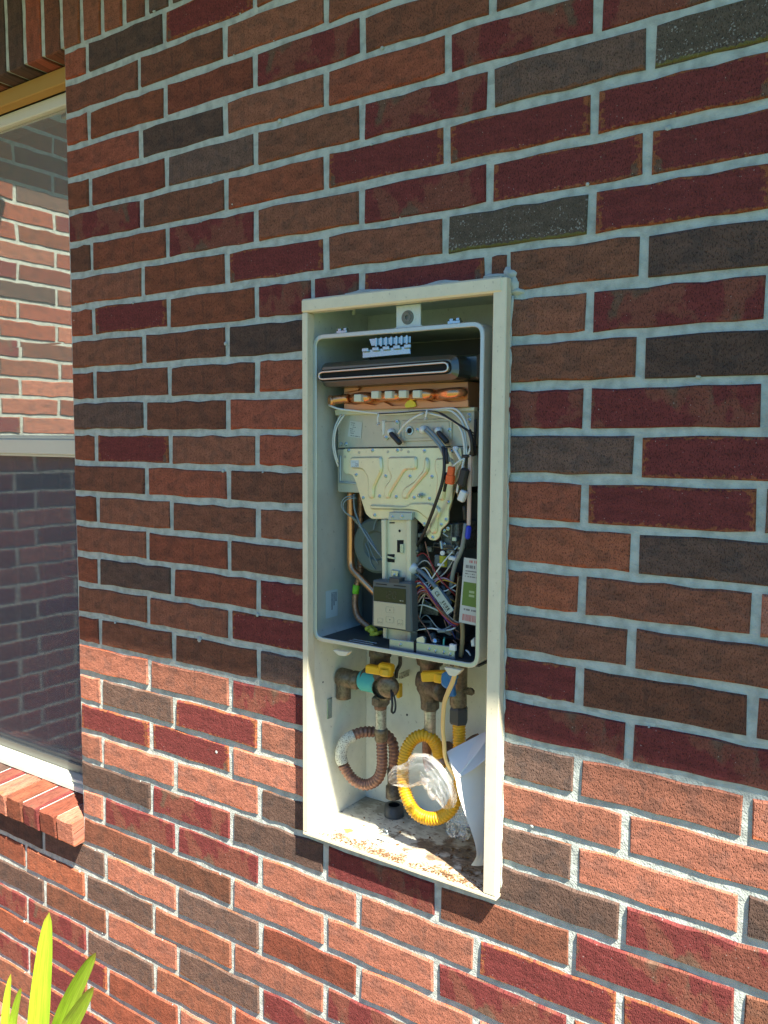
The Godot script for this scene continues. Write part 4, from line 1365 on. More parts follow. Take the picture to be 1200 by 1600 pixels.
	sticker("display_legend", con, print_tex(32, 12, Vector3(0.022, 0.020, 0.014), Vector3(0.4, 0.4, 0.36), [[3, 9, 2, 12, 2], [3, 5, 16, 28, 2], [7, 9, 16, 26, 2]]), Vector3(0.9306, 1.3368, -0.0107), Vector3(0.9417, 1.3369, -0.0107), Vector3(0.9417, 1.3334, -0.0107), Vector3(0.9306, 1.3333, -0.0107), 0.2)
	plate("button_panel", con, mat("panel_silver", lin(0.44, 0.44, 0.36), 0.4, 0.4), [Vector2(0.8734, 1.3279), Vector2(0.9442, 1.3295), Vector2(0.9440, 1.2827), Vector2(0.8737, 1.2819)], -0.0122, -0.0109, 0.0003)
	var ink := mat("panel_ink", lin(0.08, 0.09, 0.09), 0.5)
	for q in [[Vector3(0.9098, 1.3154, -0.0106), 1.0], [Vector3(0.9099, 1.2969, -0.0106), -1.0]]:
		var p: Vector3 = q[0]
		var s: float = q[1]
		st = new_st()
		prism(st, [Vector2(p.x - 0.0016, p.y - 0.0013 * s), Vector2(p.x + 0.0016, p.y - 0.0013 * s), Vector2(p.x, p.y + 0.0015 * s)], -0.0108, -0.0105)
		part("arrow_print", st, ink, con)
		st = new_st()
		ring(st, round_poly(rect(p.x - 0.009, p.y - 0.0055, p.x + 0.009, p.y + 0.0055), 0.002), 0.0005, -0.0109, -0.0103)
		part("button", st, M.panel_silver, con)
	for p in [Vector3(0.8885, 1.2912, -0.0106), Vector3(0.9325, 1.2938, -0.0106)]:
		st = new_st()
		ring(st, round_poly(rect(p.x - 0.006, p.y - 0.005, p.x + 0.006, p.y + 0.006), 0.002), 0.0005, -0.0109, -0.0103)
		part("button", st, M.panel_silver, con)
		st = new_st()
		for k in 4: box(st, p + Vector3(-0.0036 + 0.0024 * k, -0.0018 + 0.0006 * (k % 2), 0), Vector3(0.0018, 0.0008, 0.0002))
		part("button_print", st, ink, con)
	# crowded small parts at the lower right
	var pr := RandomNumberGenerator.new()
	pr.seed = 19
	for q in [Vector3(0.9497, 1.4525, -0.06), Vector3(0.9592, 1.4259, -0.07), Vector3(0.9880, 1.3868, -0.05), Vector3(0.9417, 1.3324, -0.055), Vector3(0.9610, 1.3266, -0.06), Vector3(1.0084, 1.3403, -0.06), Vector3(0.9911, 1.3265, -0.06), Vector3(0.9568, 1.2579, -0.05), Vector3(0.9758, 1.2668, -0.055), Vector3(1.0108, 1.2811, -0.055), Vector3(0.9348, 1.4202, -0.06), Vector3(1.0167, 1.4157, -0.055), Vector3(1.0242, 1.4516, -0.05), Vector3(1.0320, 1.4350, -0.06)]:
		st = new_st()
		box(st, q, Vector3(pr.randf_range(0.008, 0.018), pr.randf_range(0.006, 0.014), pr.randf_range(0.008, 0.014)), 0.0015, Basis(Vector3.BACK, pr.randf_range(-0.4, 0.4)))
		part("connector_block", st, [M.white_plastic, M.mid_grey, M.zinc, M.cast_grey, M.ceramic][pr.randi() % 5], h)
	for q in [Vector3(0.9672, 1.2755, -0.06), Vector3(0.9956, 1.2618, -0.04), Vector3(1.0013, 1.3576, -0.058), Vector3(0.9353, 1.3035, -0.05)]:
		st = new_st(true)
		lathe(st, q, Vector3(0, 0.3, 1), [Vector2(0, 0.0062), Vector2(0.014, 0.0062), Vector2(0.015, 0.0055), Vector2(0.015, 0)], 14)
		part("capacitor", st, [M.black_plastic, M.zinc][pr.randi() % 2], h)
	# bottom bracket
	var bb := plate("bottom_bracket", h, M.zinc_plate, [Vector2(0.9079, 1.2609), Vector2(1.0458, 1.2654), Vector2(1.0461, 1.2425), Vector2(0.9080, 1.2405)], -0.016, -0.012, 0.001)
	plate("bracket_slot", bb, M.black_hole, [Vector2(0.9615, 1.2651), Vector2(0.9670, 1.2653), Vector2(0.9672, 1.2435), Vector2(0.9618, 1.2439)], -0.0125, -0.0114)
	plate("bracket_tab", bb, M.bracket_cream, [Vector2(0.9652, 1.2615), Vector2(0.9664, 1.2699), Vector2(0.9786, 1.2751), Vector2(0.9827, 1.2710), Vector2(0.9828, 1.2593)], -0.017, -0.0135, 0.0006)
	plate("bracket_tab", bb, M.white_plastic, [Vector2(1.0376, 1.2707), Vector2(1.0492, 1.2701), Vector2(1.0494, 1.2587), Vector2(1.0365, 1.2591)], -0.014, -0.008, 0.001, 0.001)
	for q in [Vector3(0.9333, 1.2537, -0.012), Vector3(0.9948, 1.2544, -0.012), Vector3(1.0081, 1.2529, -0.012), Vector3(1.0252, 1.2531, -0.012), Vector3(1.0382, 1.2516, -0.012)]: screw(bb, q, 0.0026)
	# labels: pale one on the left side panel, green and white one hanging at the right
	rows = []
	for k in 4: rows.append([20, 150 - k * 14, 10 + k * 13, 18 + k * 13, 2])
	var side_rows := []
	for k in 3:
		var y := 18
		while y < 128 - k * 26:
			side_rows.append([y, y + 5, 34 + k * 12, 42 + k * 12, 2])
			y += 8 + (y * 7 + k * 3) % 4
	sticker("side_label", h, print_tex(72, 180, Vector3(0.52, 0.66, 0.74), Vector3(0.05, 0.07, 0.16), side_rows), Vector3(0.7415, 1.3284, -0.0348), Vector3(0.7415, 1.3279, -0.0734), Vector3(0.7415, 1.2730, -0.0735), Vector3(0.7415, 1.2732, -0.0348))
	var red := lin(0.45, 0.07, 0.07)
	var grn := lin(0.11, 0.20, 0.03)
	var dk := lin(0.12, 0.12, 0.12)
	var pale := lin(0.35, 0.44, 0.24)
	var tag := sticker("hanging_label", h, print_tex(120, 340, Vector3(0.52, 0.54, 0.50), Vector3(0.1, 0.1, 0.1), [[10, 24, 40, 110, 0, red], [36, 52, 16, 110, 0, dk], [64, 70, 16, 112, 0, dk], [78, 84, 16, 90, 0, dk], [92, 98, 16, 112, 0, dk], [124, 248, 10, 120, 2, grn], [166, 178, 50, 90, 2, pale], [186, 198, 50, 90, 2, pale], [262, 272, 24, 112, 0, dk], [292, 326, 20, 118, 1, red]]), Vector3(1.0503, 1.4220, -0.034), Vector3(1.0794, 1.4211, -0.034), Vector3(1.0811, 1.3044, -0.03), Vector3(1.0441, 1.3065, -0.03))
	tag.set_meta("label", "green and white printed label hanging inside the right edge")
	st = new_st()
	bar(st, Vector3(1.0412, 1.3874, -0.04), Vector3(1.0334, 1.3079, -0.04), 0.0025, 0.02, 0.0005)
	bar(st, Vector3(1.0249, 1.3890, -0.06), Vector3(1.0209, 1.3099, -0.06), 0.0018, 0.002, 0.0005)
	part("brass_plate", st, M.brass, h)
	build_wires(h)


func lead(h: Node3D, called: String, m: Material, pts: Array, r: float, segs := 6) -> void:
	var st := new_st(true)
	wire(st, pts, r, segs)
	part(called, st, m, h)


func build_wires(h: Node3D) -> void:
	for q in [[Vector3(0.7544, 1.6936, -0.028), Vector3(0.7806, 1.6857, -0.026), Vector3(0.8154, 1.6817, -0.03), Vector3(0.8669, 1.6763, -0.034), Vector3(0.9206, 1.6779, -0.034), Vector3(0.9722, 1.6806, -0.034), Vector3(1.0206, 1.6832, -0.034), Vector3(1.0384, 1.6762, -0.032), Vector3(1.0524, 1.6583, -0.03), Vector3(1.0626, 1.6363, -0.028), Vector3(1.0629, 1.6143, -0.028), Vector3(1.0582, 1.6021, -0.028)], [Vector3(0.8626, 1.6753, -0.036), Vector3(0.9193, 1.6757, -0.036), Vector3(0.9710, 1.6784, -0.036), Vector3(1.0130, 1.6801, -0.036), Vector3(1.0336, 1.6697, -0.034), Vector3(1.0463, 1.6540, -0.032), Vector3(1.0529, 1.6252, -0.03), Vector3(1.0557, 1.6009, -0.028)], [Vector3(0.9091, 1.6385, -0.035), Vector3(0.9261, 1.6546, -0.03), Vector3(0.9491, 1.6682, -0.028), Vector3(0.9681, 1.6761, -0.032)], [Vector3(0.9669, 1.6773, -0.034), Vector3(1.0167, 1.6653, -0.03), Vector3(1.0397, 1.6518, -0.028), Vector3(1.0500, 1.6307, -0.026), Vector3(1.0529, 1.6031, -0.026), Vector3(1.0500, 1.5843, -0.025), Vector3(1.0483, 1.5698, -0.024), Vector3(1.0434, 1.5563, -0.024), Vector3(1.0377, 1.5358, -0.028)]]:
		lead(h, "white_wire", M.white_wire, q, 0.0021)
	for q in [[Vector3(0.7732, 1.6754, -0.042), Vector3(0.7623, 1.6532, -0.038), Vector3(0.7576, 1.6236, -0.036), Vector3(0.7608, 1.5964, -0.038), Vector3(0.7657, 1.5741, -0.044)], [Vector3(0.7808, 1.6753, -0.042), Vector3(0.7669, 1.6507, -0.036), Vector3(0.7631, 1.6261, -0.034), Vector3(0.7639, 1.6039, -0.036), Vector3(0.7656, 1.5840, -0.042)]]:
		lead(h, "white_wire", M.white_wire, q, 0.0017)
	var st: SurfaceTool
	for q in [[[Vector3(0.7985, 1.5190, -0.05), Vector3(0.7859, 1.5165, -0.04), Vector3(0.7789, 1.5052, -0.036), Vector3(0.7828, 1.4918, -0.036), Vector3(0.7952, 1.4810, -0.04), Vector3(0.7987, 1.4767, -0.05), Vector3(0.8053, 1.4601, -0.06), Vector3(0.8237, 1.4413, -0.06), Vector3(0.8439, 1.4222, -0.055), Vector3(0.8652, 1.4035, -0.05)], 0.0014], [[Vector3(0.8046, 1.5155, -0.05), Vector3(0.7905, 1.5130, -0.04), Vector3(0.7828, 1.5029, -0.036), Vector3(0.7874, 1.4883, -0.036), Vector3(0.7983, 1.4811, -0.04), Vector3(0.7991, 1.4647, -0.06), Vector3(0.8221, 1.4487, -0.06), Vector3(0.8544, 1.4094, -0.055)], 0.0014], [[Vector3(0.7912, 1.5219, -0.06), Vector3(0.7928, 1.4932, -0.06), Vector3(0.8067, 1.4654, -0.058), Vector3(0.8281, 1.4370, -0.056), Vector3(0.8608, 1.4080, -0.05)], 0.0020], [[Vector3(0.7901, 1.4363, -0.09), Vector3(0.8113, 1.4108, -0.08), Vector3(0.8191, 1.3861, -0.08), Vector3(0.8299, 1.3744, -0.08)], 0.0013], [[Vector3(0.8046, 1.4352, -0.085), Vector3(0.8249, 1.4047, -0.076), Vector3(0.8443, 1.3869, -0.07)], 0.0013], [[Vector3(0.8368, 1.4817, -0.08), Vector3(0.8312, 1.4655, -0.075), Vector3(0.8290, 1.4529, -0.074)], 0.0018]]:
		lead(h, "clear_wire", M.grey_sleeve, q[0], q[1])
	for q in [[Vector3(0.8647, 1.6757, -0.033), Vector3(0.9156, 1.6768, -0.031), Vector3(0.9639, 1.6795, -0.03), Vector3(0.9982, 1.6767, -0.028), Vector3(1.0254, 1.6640, -0.026), Vector3(1.0471, 1.6517, -0.026), Vector3(1.0702, 1.6385, -0.03)], [Vector3(1.0001, 1.6755, -0.027), Vector3(1.0272, 1.6617, -0.025), Vector3(1.0502, 1.6484, -0.025), Vector3(1.0702, 1.6341, -0.03)]]:
		lead(h, "black_wire", M.black_plastic, q, 0.0012)
	lead(h, "black_wire", M.black_plastic, [Vector3(1.0088, 1.6160, -0.027), Vector3(1.0133, 1.6003, -0.024), Vector3(1.0148, 1.5746, -0.022), Vector3(1.0100, 1.5485, -0.022), Vector3(0.9975, 1.5173, -0.024), Vector3(0.9811, 1.4851, -0.03), Vector3(0.9605, 1.4527, -0.04), Vector3(0.9374, 1.4325, -0.06), Vector3(0.9145, 1.4054, -0.07)], 0.0031, 8)
	lead(h, "black_wire", M.black_plastic, [Vector3(1.0158, 1.6138, -0.026), Vector3(1.0185, 1.5971, -0.024), Vector3(1.0189, 1.5847, -0.026)], 0.0031, 8)
	lead(h, "black_wire", M.black_plastic, [Vector3(1.0165, 1.5711, -0.026), Vector3(1.0167, 1.5554, -0.026), Vector3(1.0108, 1.5369, -0.03)], 0.0028, 8)
	lead(h, "black_wire", M.black_plastic, [Vector3(1.0610, 1.6450, -0.026), Vector3(1.0673, 1.6297, -0.024), Vector3(1.0677, 1.6143, -0.026), Vector3(1.0671, 1.6011, -0.03)], 0.0036, 8)
	lead(h, "black_wire", M.black_plastic, [Vector3(1.0657, 1.6640, -0.04), Vector3(1.0651, 1.6253, -0.04), Vector3(1.0655, 1.6010, -0.04)], 0.0026, 8)
	lead(h, "black_wire", M.black_plastic, [Vector3(1.0510, 1.5127, -0.03), Vector3(1.0514, 1.5025, -0.032), Vector3(1.0518, 1.4889, -0.034)], 0.0034, 8)
	st = new_st()
	box(st, Vector3(1.0544, 1.5998, -0.028), Vector3(0.013, 0.006, 0.011), 0.002)
	box(st, Vector3(1.0533, 1.5634, -0.022), Vector3(0.015, 0.032, 0.012), 0.003, Basis(Vector3.BACK, -0.25))
	part("black_connector", st, M.black_plastic, h)
	st = new_st()
	box(st, Vector3(1.0290, 1.5738, -0.022), Vector3(0.012, 0.016, 0.009), 0.0015, Basis(Vector3.BACK, -0.12))
	box(st, Vector3(1.0273, 1.5592, -0.022), Vector3(0.0145, 0.017, 0.011), 0.0018, Basis(Vector3.BACK, -0.12))
	part("orange_connector", st, M.orange_plug, h)
	lead(h, "white_wire", M.white_wire, [Vector3(1.0315, 1.5806, -0.022), Vector3(1.0402, 1.5886, -0.022), Vector3(1.0492, 1.5942, -0.024), Vector3(1.0543, 1.5965, -0.026)], 0.0018)
	lead(h, "white_wire", M.white_wire, [Vector3(1.0314, 1.6129, -0.028), Vector3(1.0391, 1.6029, -0.026), Vector3(1.0467, 1.5931, -0.024)], 0.0030)
	st = new_st()
	box(st, Vector3(1.0514, 1.5310, -0.024), Vector3(0.013, 0.020, 0.011), 0.002, Basis(Vector3.BACK, -0.4))
	part("white_connector", st, M.white_plastic, h)
	st = new_st()
	box(st, Vector3(1.0329, 1.6129, -0.03), Vector3(0.010, 0.008, 0.008), 0.002)
	part("white_connector", st, M.white_plastic, h)
	lead(h, "yellow_wire", M.tan_sheath, [Vector3(1.0113, 1.6216, -0.036), Vector3(1.0216, 1.6172, -0.034), Vector3(1.0292, 1.6139, -0.032)], 0.0010)
	lead(h, "yellow_wire", M.tan_sheath, [Vector3(1.0389, 1.5526, -0.03), Vector3(1.0379, 1.5380, -0.03), Vector3(1.0395, 1.5244, -0.032)], 0.0018)
	lead(h, "yellow_wire", M.tan_sheath, [Vector3(1.0228, 1.5433, -0.05), Vector3(1.0154, 1.5166, -0.05), Vector3(1.0104, 1.4991, -0.05)], 0.0012)
	for q in [[Vector3(0.8710, 1.6749, -0.028), Vector3(0.8682, 1.6667, -0.028), Vector3(0.8683, 1.6573, -0.03)], [Vector3(0.9757, 1.6814, -0.026), Vector3(0.9744, 1.6724, -0.026), Vector3(0.9720, 1.6657, -0.028)]]:
		st = new_st(true)
		wire(st, q, 0.0019)
		box(st, q[2], Vector3(0.006, 0.006, 0.005), 0.001)
		part("cable_tie", st, M.white_plastic, h)
	plate("tie_strap", h, M.white_plastic, [Vector2(0.8632, 1.6637), Vector2(0.8704, 1.6636), Vector2(0.8692, 1.6386), Vector2(0.8649, 1.6350)], -0.053, -0.048, 0.001)
	st = new_st()
	bar(st, Vector3(1.0615, 1.6021, -0.03), Vector3(1.0600, 1.4794, -0.032), 0.0072, 0.004, 0.001)
	part("pink_sheath", st, M.pink_sheath, h)
	plate("edge_strip", h, M.case_paint, [Vector2(1.0566, 1.6008), Vector2(1.0629, 1.6009), Vector2(1.0626, 1.5472), Vector2(1.0575, 1.5470)], -0.06, -0.04, 0.001)
	st = new_st()
	box(st, Vector3(1.0611, 1.4675, -0.028), Vector3(0.0095, 0.024, 0.009), 0.003, Basis(Vector3.BACK, -0.12))
	part("blue_connector", st, M.blue_plug, h)
	lead(h, "grey_sleeve", M.grey_sleeve, [Vector3(1.0521, 1.4820, -0.036), Vector3(1.0487, 1.4569, -0.036), Vector3(1.0417, 1.4332, -0.04), Vector3(1.0271, 1.4084, -0.046), Vector3(1.0176, 1.3835, -0.052), Vector3(1.0095, 1.3581, -0.06), Vector3(0.9969, 1.3417, -0.066)], 0.0042, 8)
	# ribbon of coloured leads from the controller
	var cols := [lin(0.30, 0.02, 0.02), lin(0.62, 0.62, 0.60), lin(0.16, 0.04, 0.22), lin(0.55, 0.30, 0.03), lin(0.02, 0.03, 0.16), lin(0.40, 0.08, 0.05), lin(0.45, 0.25, 0.34), lin(0.50, 0.06, 0.03), lin(0.20, 0.10, 0.05), lin(0.5, 0.45, 0.4)]
	for k in 10:
		st = new_st(true)
		var j := (k - 4.5) / 4.5
		var pts: Array = [Vector3(0.9280, 1.3220, -0.05), Vector3(0.9414, 1.3332, -0.042), Vector3(0.9519, 1.3496, -0.036), Vector3(0.9638, 1.3597, -0.032), Vector3(0.9748, 1.3573, -0.032), Vector3(0.9886, 1.3409, -0.034), Vector3(1.0067, 1.3178, -0.038), Vector3(1.0205, 1.3036, -0.042), Vector3(1.0330, 1.2960, -0.048)]
		for i in pts.size():
			var t := i / 8.0
			pts[i] += Vector3(0.010 * j * (1.0 - t * 0.4), -0.012 * j * sin(t * PI) + (0.004 * j if i > 5 else 0.0) + sin(k * 5.0 + i * 2.0) * 0.0012, 0.004 * sin(k * 2.4 + t * 3.0))
		wire(st, pts, 0.0014, 6, 0.005)
		part("coloured_lead", st, mat("lead_%d" % k, cols[k], 0.45), h)
	var m_brown_lead := mat("lead_brown", lin(0.26, 0.12, 0.07), 0.5)
	for q in [[Vector3(1.0026, 1.3023, -0.05), Vector3(1.0109, 1.2845, -0.05), Vector3(1.0248, 1.2714, -0.054), Vector3(1.0330, 1.2675, -0.056)], [Vector3(1.0066, 1.3063, -0.05), Vector3(1.0148, 1.2921, -0.05), Vector3(1.0326, 1.2819, -0.054)], [Vector3(0.9484, 1.3164, -0.04), Vector3(0.9593, 1.2993, -0.036), Vector3(0.9772, 1.2818, -0.034), Vector3(0.9931, 1.2607, -0.026)], [Vector3(1.0218, 1.2671, -0.05), Vector3(1.0325, 1.2592, -0.05)], [Vector3(0.9601, 1.4423, -0.05), Vector3(0.9714, 1.4077, -0.05), Vector3(0.9857, 1.3686, -0.052), Vector3(0.9930, 1.3546, -0.056)]]:
		lead(h, "brown_lead", m_brown_lead, q, 0.0012)
	for q in [[Vector3(0.9460, 1.2764, -0.04), Vector3(0.9666, 1.2820, -0.038), Vector3(0.9868, 1.2862, -0.036), Vector3(1.0045, 1.2847, -0.038), Vector3(1.0196, 1.2867, -0.044), Vector3(1.0278, 1.2918, -0.048)], [Vector3(0.9421, 1.3188, -0.05), Vector3(0.9584, 1.3249, -0.046), Vector3(0.9780, 1.3206, -0.05), Vector3(0.9909, 1.3140, -0.056)], [Vector3(1.0591, 1.2579, -0.03), Vector3(1.0666, 1.2548, -0.028), Vector3(1.0705, 1.2485, -0.028)]]:
		lead(h, "white_lead", M.white_wire, q, 0.0016)
	st = new_st()
	box(st, Vector3(0.9446, 1.2763, -0.04), Vector3(0.009, 0.010, 0.008), 0.002)
	part("splice_cap", st, M.grey_sleeve, h)
	st = new_st()
	box(st, Vector3(1.0056, 1.2840, -0.036), Vector3(0.018, 0.006, 0.006), 0.002, Basis(Vector3.BACK, 0.15))
	part("splice_cap", st, M.grey_sleeve, h)
	# loose leads crossing the lower right
	var lr := RandomNumberGenerator.new()
	lr.seed = 23
	for k in 16:
		var a0: Vector3 = Vector3(0.9321, 1.4104, -0.06).lerp(Vector3(0.9466, 1.2737, -0.055), lr.randf())
		var a3: Vector3 = Vector3(1.0241, 1.4413, -0.06).lerp(Vector3(1.0272, 1.2620, -0.05), lr.randf())
		var a1 := a0.lerp(a3, 0.3) + Vector3(0, lr.randf_range(-0.02, 0.03), lr.randf_range(0.0, 0.022))
		var a2 := a0.lerp(a3, 0.7) + Vector3(0, lr.randf_range(-0.03, 0.02), lr.randf_range(0.0, 0.018))
		lead(h, "loose_lead", [M.white_wire, M.black_plastic, M.lead_0, M.lead_3, M.lead_4, M.grey_sleeve, M.lead_9, M.lead_6][k % 8], [a0, a1, a2, a3], 0.0009 + 0.0005 * lr.randf())
	# sleeved cable with its printed tag
	var m_sleeved_cable := mat("sleeve_blue", lin(0.12, 0.17, 0.20), 0.4)
	lead(h, "sleeved_cable", m_sleeved_cable, [Vector3(0.9385, 1.3881, -0.05), Vector3(0.9534, 1.3879, -0.044), Vector3(0.9724, 1.3772, -0.04), Vector3(0.9912, 1.3644, -0.036), Vector3(1.0077, 1.3492, -0.04), Vector3(1.0178, 1.3330, -0.046)], 0.0042, 10)
	lead(h, "sleeved_cable", m_sleeved_cable, [Vector3(0.9358, 1.3807, -0.05), Vector3(0.9535, 1.3760, -0.044), Vector3(0.9698, 1.3639, -0.04), Vector3(0.9891, 1.3448, -0.04)], 0.0024, 8)
	st = new_st(true)
	lathe(st, Vector3(0.9368, 1.3909, -0.046), Vector3(0.8, -0.4, 0.6), [Vector2(-0.004, 0.010), Vector2(0.006, 0.0095), Vector2(0.009, 0.006), Vector2(0.009, 0)], 14)
	part("cable_grommet", st, M.white_plastic, h)
	var a: Vector3 = Vector3(0.9921, 1.3606, -0.03)
	var b: Vector3 = Vector3(1.0247, 1.3207, -0.034)
	var d := (b - a).normalized()
	var n := Vector3(-d.y, d.x, 0).normalized() * -0.0085
	var tag := sticker("cable_tag", h, print_tex(64, 24, Vector3(0.36, 0.44, 0.42), Vector3(0.05, 0.07, 0.07), [[7, 17, 34, 58, 1], [19, 21, 30, 60, 0]]), a - n, b - n, b + n, a + n)
	var tm := TextMesh.new()
	tm.text = "CE"
	var fo := SystemFont.new()
	fo.font_names = PackedStringArray(["Droid Sans"])
	tm.font = fo
	tm.font_size = 24
	tm.pixel_size = 0.0004
	tm.depth = 0.0004
	var ce := MeshInstance3D.new()
	ce.name = "mark_print"
	ce.mesh = tm
	ce.material_override = M.black_plastic
	tag.add_child(ce, true)
	ce.position = a.lerp(b, 0.22) + Vector3(0, 0, 0.0008)
	ce.basis = Basis(d, -n.normalized(), d.cross(-n.normalized()))
	lead(h, "tan_sheath", M.tan_sheath, [Vector3(1.0484, 1.3063, -0.034), Vector3(1.0511, 1.2863, -0.032), Vector3(1.0512, 1.2659, -0.03), Vector3(1.0490, 1.2448, -0.03)], 0.0042, 10)
	plate("edge_clip", h, M.white_plastic, [Vector2(1.0742, 1.2792), Vector2(1.0804, 1.2858), Vector2(1.0819, 1.2701), Vector2(1.0757, 1.2692)], -0.03, -0.018, 0.001, 0.001)
	var m_green_lead := mat("lead_green", lin(0.05, 0.32, 0.25), 0.4)
	lead(h, "green_lead", m_green_lead, [Vector3(1.0204, 1.2705, -0.02), Vector3(1.0202, 1.2786, -0.02), Vector3(1.0215, 1.2622, -0.016), Vector3(1.0252, 1.2543, -0.012)], 0.0018)


func build_plumbing() -> void:
	# hot side, left
	var hv := thing("hot_water_valve", "tarnished brass valve with yellow handle, teal patina and relief outlet on the left", "valve", Vector3(0.8423, 1.0392, -0.09))
	var st := new_st(true)
	lathe(st, Vector3(0.8349, 1.2148, -0.09), Vector3.DOWN, [Vector2(0, 0.020), Vector2(0.006, 0.0225), Vector2(0.014, 0.0225), Vector2(0.016, 0.020), Vector2(0.028, 0.0205), Vector2(0.030, 0.017), Vector2(0.045, 0.017)], 22)
	part("union_nut", st, M.brass_dark, hv)
	st = new_st(true)
	lathe(st, Vector3(0.8444, 1.1749, -0.09), Vector3.DOWN, [Vector2(0, 0.0), Vector2(0.0, 0.016), Vector2(0.012, 0.022), Vector2(0.030, 0.024), Vector2(0.045, 0.020), Vector2(0.056, 0.015), Vector2(0.060, 0.015)], 22)
	lathe(st, Vector3(0.8477, 1.1445, -0.09), Vector3(0.35, -0.05, 1), [Vector2(0.0, 0.022), Vector2(0.022, 0.022), Vector2(0.026, 0.020)], 22)
	lathe(st, Vector3(0.8415, 1.1512, -0.09), Vector3(-1, 0.02, 0.05), [Vector2(0.0, 0.018), Vector2(0.028, 0.017), Vector2(0.040, 0.017), Vector2(0.042, 0.020)], 18)
	part("body", st, M.brass, hv)
	st = new_st(true)
	lathe(st, Vector3(0.8713, 1.1506, -0.066), Vector3(0.35, -0.05, 1), [Vector2(-0.004, 0.021), Vector2(0.006, 0.021), Vector2(0.010, 0.018), Vector2(0.012, 0.008), Vector2(0.012, 0)], 20)
	part("end_cap", st, M.brass, hv)
	st = new_st()
	box(st, Vector3(0.8414, 1.1808, -0.062), Vector3(0.035, 0.016, 0.016), 0.002, Basis(Vector3.UP, 0.1))
	part("handle", st, M.yellow_handle, hv)
	st = new_st()
	box(st, Vector3(0.8692, 1.1885, -0.062), Vector3(0.030, 0.017, 0.018), 0.003)
	lathe(st, Vector3(0.8706, 1.1822, -0.06), Vector3(0, -1, 0.15), [Vector2(-0.004, 0.014), Vector2(0.006, 0.0145), Vector2(0.009, 0.012), Vector2(0.009, 0)], 16)
	part("handle_hub", st, M.yellow_handle, hv)
	st = new_st(true)
	lathe(st, Vector3(0.8041, 1.1466, -0.088), Vector3(-1, 0.02, 0.05), [Vector2(-0.012, 0.0195), Vector2(0.010, 0.0205), Vector2(0.013, 0.018)], 18)
	part("patina_nut", st, M.patina, hv)
	st = new_st(true)
	var pn := noise(71, 60.0, 2)
	sheet(st, func(u: float, v: float) -> Vector3:
		var a := lerpf(-1.3, 1.5, v)
		var x := lerpf(-0.014, 0.022, u) + v * 0.008
		return Vector3(0.8088, 1.1461, -0.088) + Vector3(x, sin(a) * 0.0215, cos(a) * 0.0215 + pn.get_noise_2d(u, v) * 0.0015), 12, 12)
	part("patina_crust", st, M.patina, hv)
	st = new_st(true)
	lathe(st, Vector3(0.7874, 1.1427, -0.087), Vector3(-1, 0.02, 0.05), [Vector2(0, 0.0), Vector2(0, 0.0165), Vector2(0.006, 0.019), Vector2(0.014, 0.019), Vector2(0.018, 0.0165), Vector2(0.020, 0.0175), Vector2(0.024, 0.019), Vector2(0.046, 0.0195), Vector2(0.049, 0.018), Vector2(0.049, 0)], 22)
	lathe(st, Vector3(0.7487, 1.1340, -0.085), Vector3(0.0, -1, 0.02), [Vector2(0.0, 0.0155), Vector2(0.024, 0.0150), Vector2(0.033, 0.0155), Vector2(0.034, 0.013), Vector2(0.030, 0.0)], 20)
	part("relief_valve", st, M.brass, hv)
	st = new_st(true)
	lathe(st, Vector3(0.7874, 1.1427, -0.087) + Vector3(-0.0495, 0.001, 0.0025), Vector3(-1, 0.02, 0.05), [Vector2(0, 0.0165), Vector2(0.002, 0.0165), Vector2(0.0025, 0.015), Vector2(0.0025, 0)], 20)
	part("end_disc", st, M.galvanised, hv)
	st = new_st()
	box(st, Vector3(0.7165, 1.1125, -0.084), Vector3(0.012, 0.042, 0.003), 0.001, Basis(Vector3.UP, 0.7))
	part("relief_lever", st, M.galvanised, hv)
	st = new_st()
	hexnut(st, Vector3(0.8371, 1.1192, -0.09), Vector3.DOWN, 0.018, 0.0185, 0.2)
	part("lower_nut", st, M.brass_dark, hv)
	st = new_st(true)
	lathe(st, Vector3(0.8365, 1.1022, -0.09), Vector3.DOWN, [Vector2(0, 0.0135), Vector2(0.006, 0.0125), Vector2(0.009, 0.0122)], 18)
	part("rusted_thread", st, M.rust, hv)
	st = new_st(true)
	lathe(st, Vector3(0.8373, 1.0971, -0.09), Vector3.DOWN, [Vector2(0, 0.0115), Vector2(0.044, 0.0115)], 18)
	part("nipple", st, M.galvanised, hv)
	st = new_st(true)
	lathe(st, Vector3(0.8384, 1.0541, -0.09), Vector3.DOWN, [Vector2(0, 0.012), Vector2(0.002, 0.0135), Vector2(0.010, 0.0135), Vector2(0.012, 0.0125), Vector2(0.022, 0.013), Vector2(0.026, 0.0115), Vector2(0.026, 0)], 18)
	part("ferrule", st, M.brass, hv)
	st = new_st(true)
	tube(st, curve([Vector3(0.8865, 1.1504, -0.052), Vector3(0.8934, 1.1411, -0.044), Vector3(0.8976, 1.1280, -0.04), Vector3(0.8963, 1.1128, -0.04), Vector3(0.9001, 1.1105, -0.042), Vector3(0.9023, 1.1203, -0.044), Vector3(0.8994, 1.1355, -0.046), Vector3(0.8908, 1.1479, -0.05)], 0.004), 0.0022, 8, true, 0.7)
	part("cap_strap", st, M.black_plastic, hv)
	st = new_st(true)
	tube(st, curve([Vector3(0.8624, 1.1971, -0.12), Vector3(0.8626, 1.1815, -0.12), Vector3(0.8583, 1.1689, -0.115), Vector3(0.8595, 1.1546, -0.11)], 0.005), 0.0045, 8, true, 0.5)
	part("side_lever", st, M.brass_dark, hv)
	st = new_st()
	bar(st, Vector3(0.8744, 1.1492, -0.1), Vector3(0.8746, 1.1209, -0.1), 0.008, 0.014, 0.002)
	part("side_handle", st, M.yellow_handle, hv)
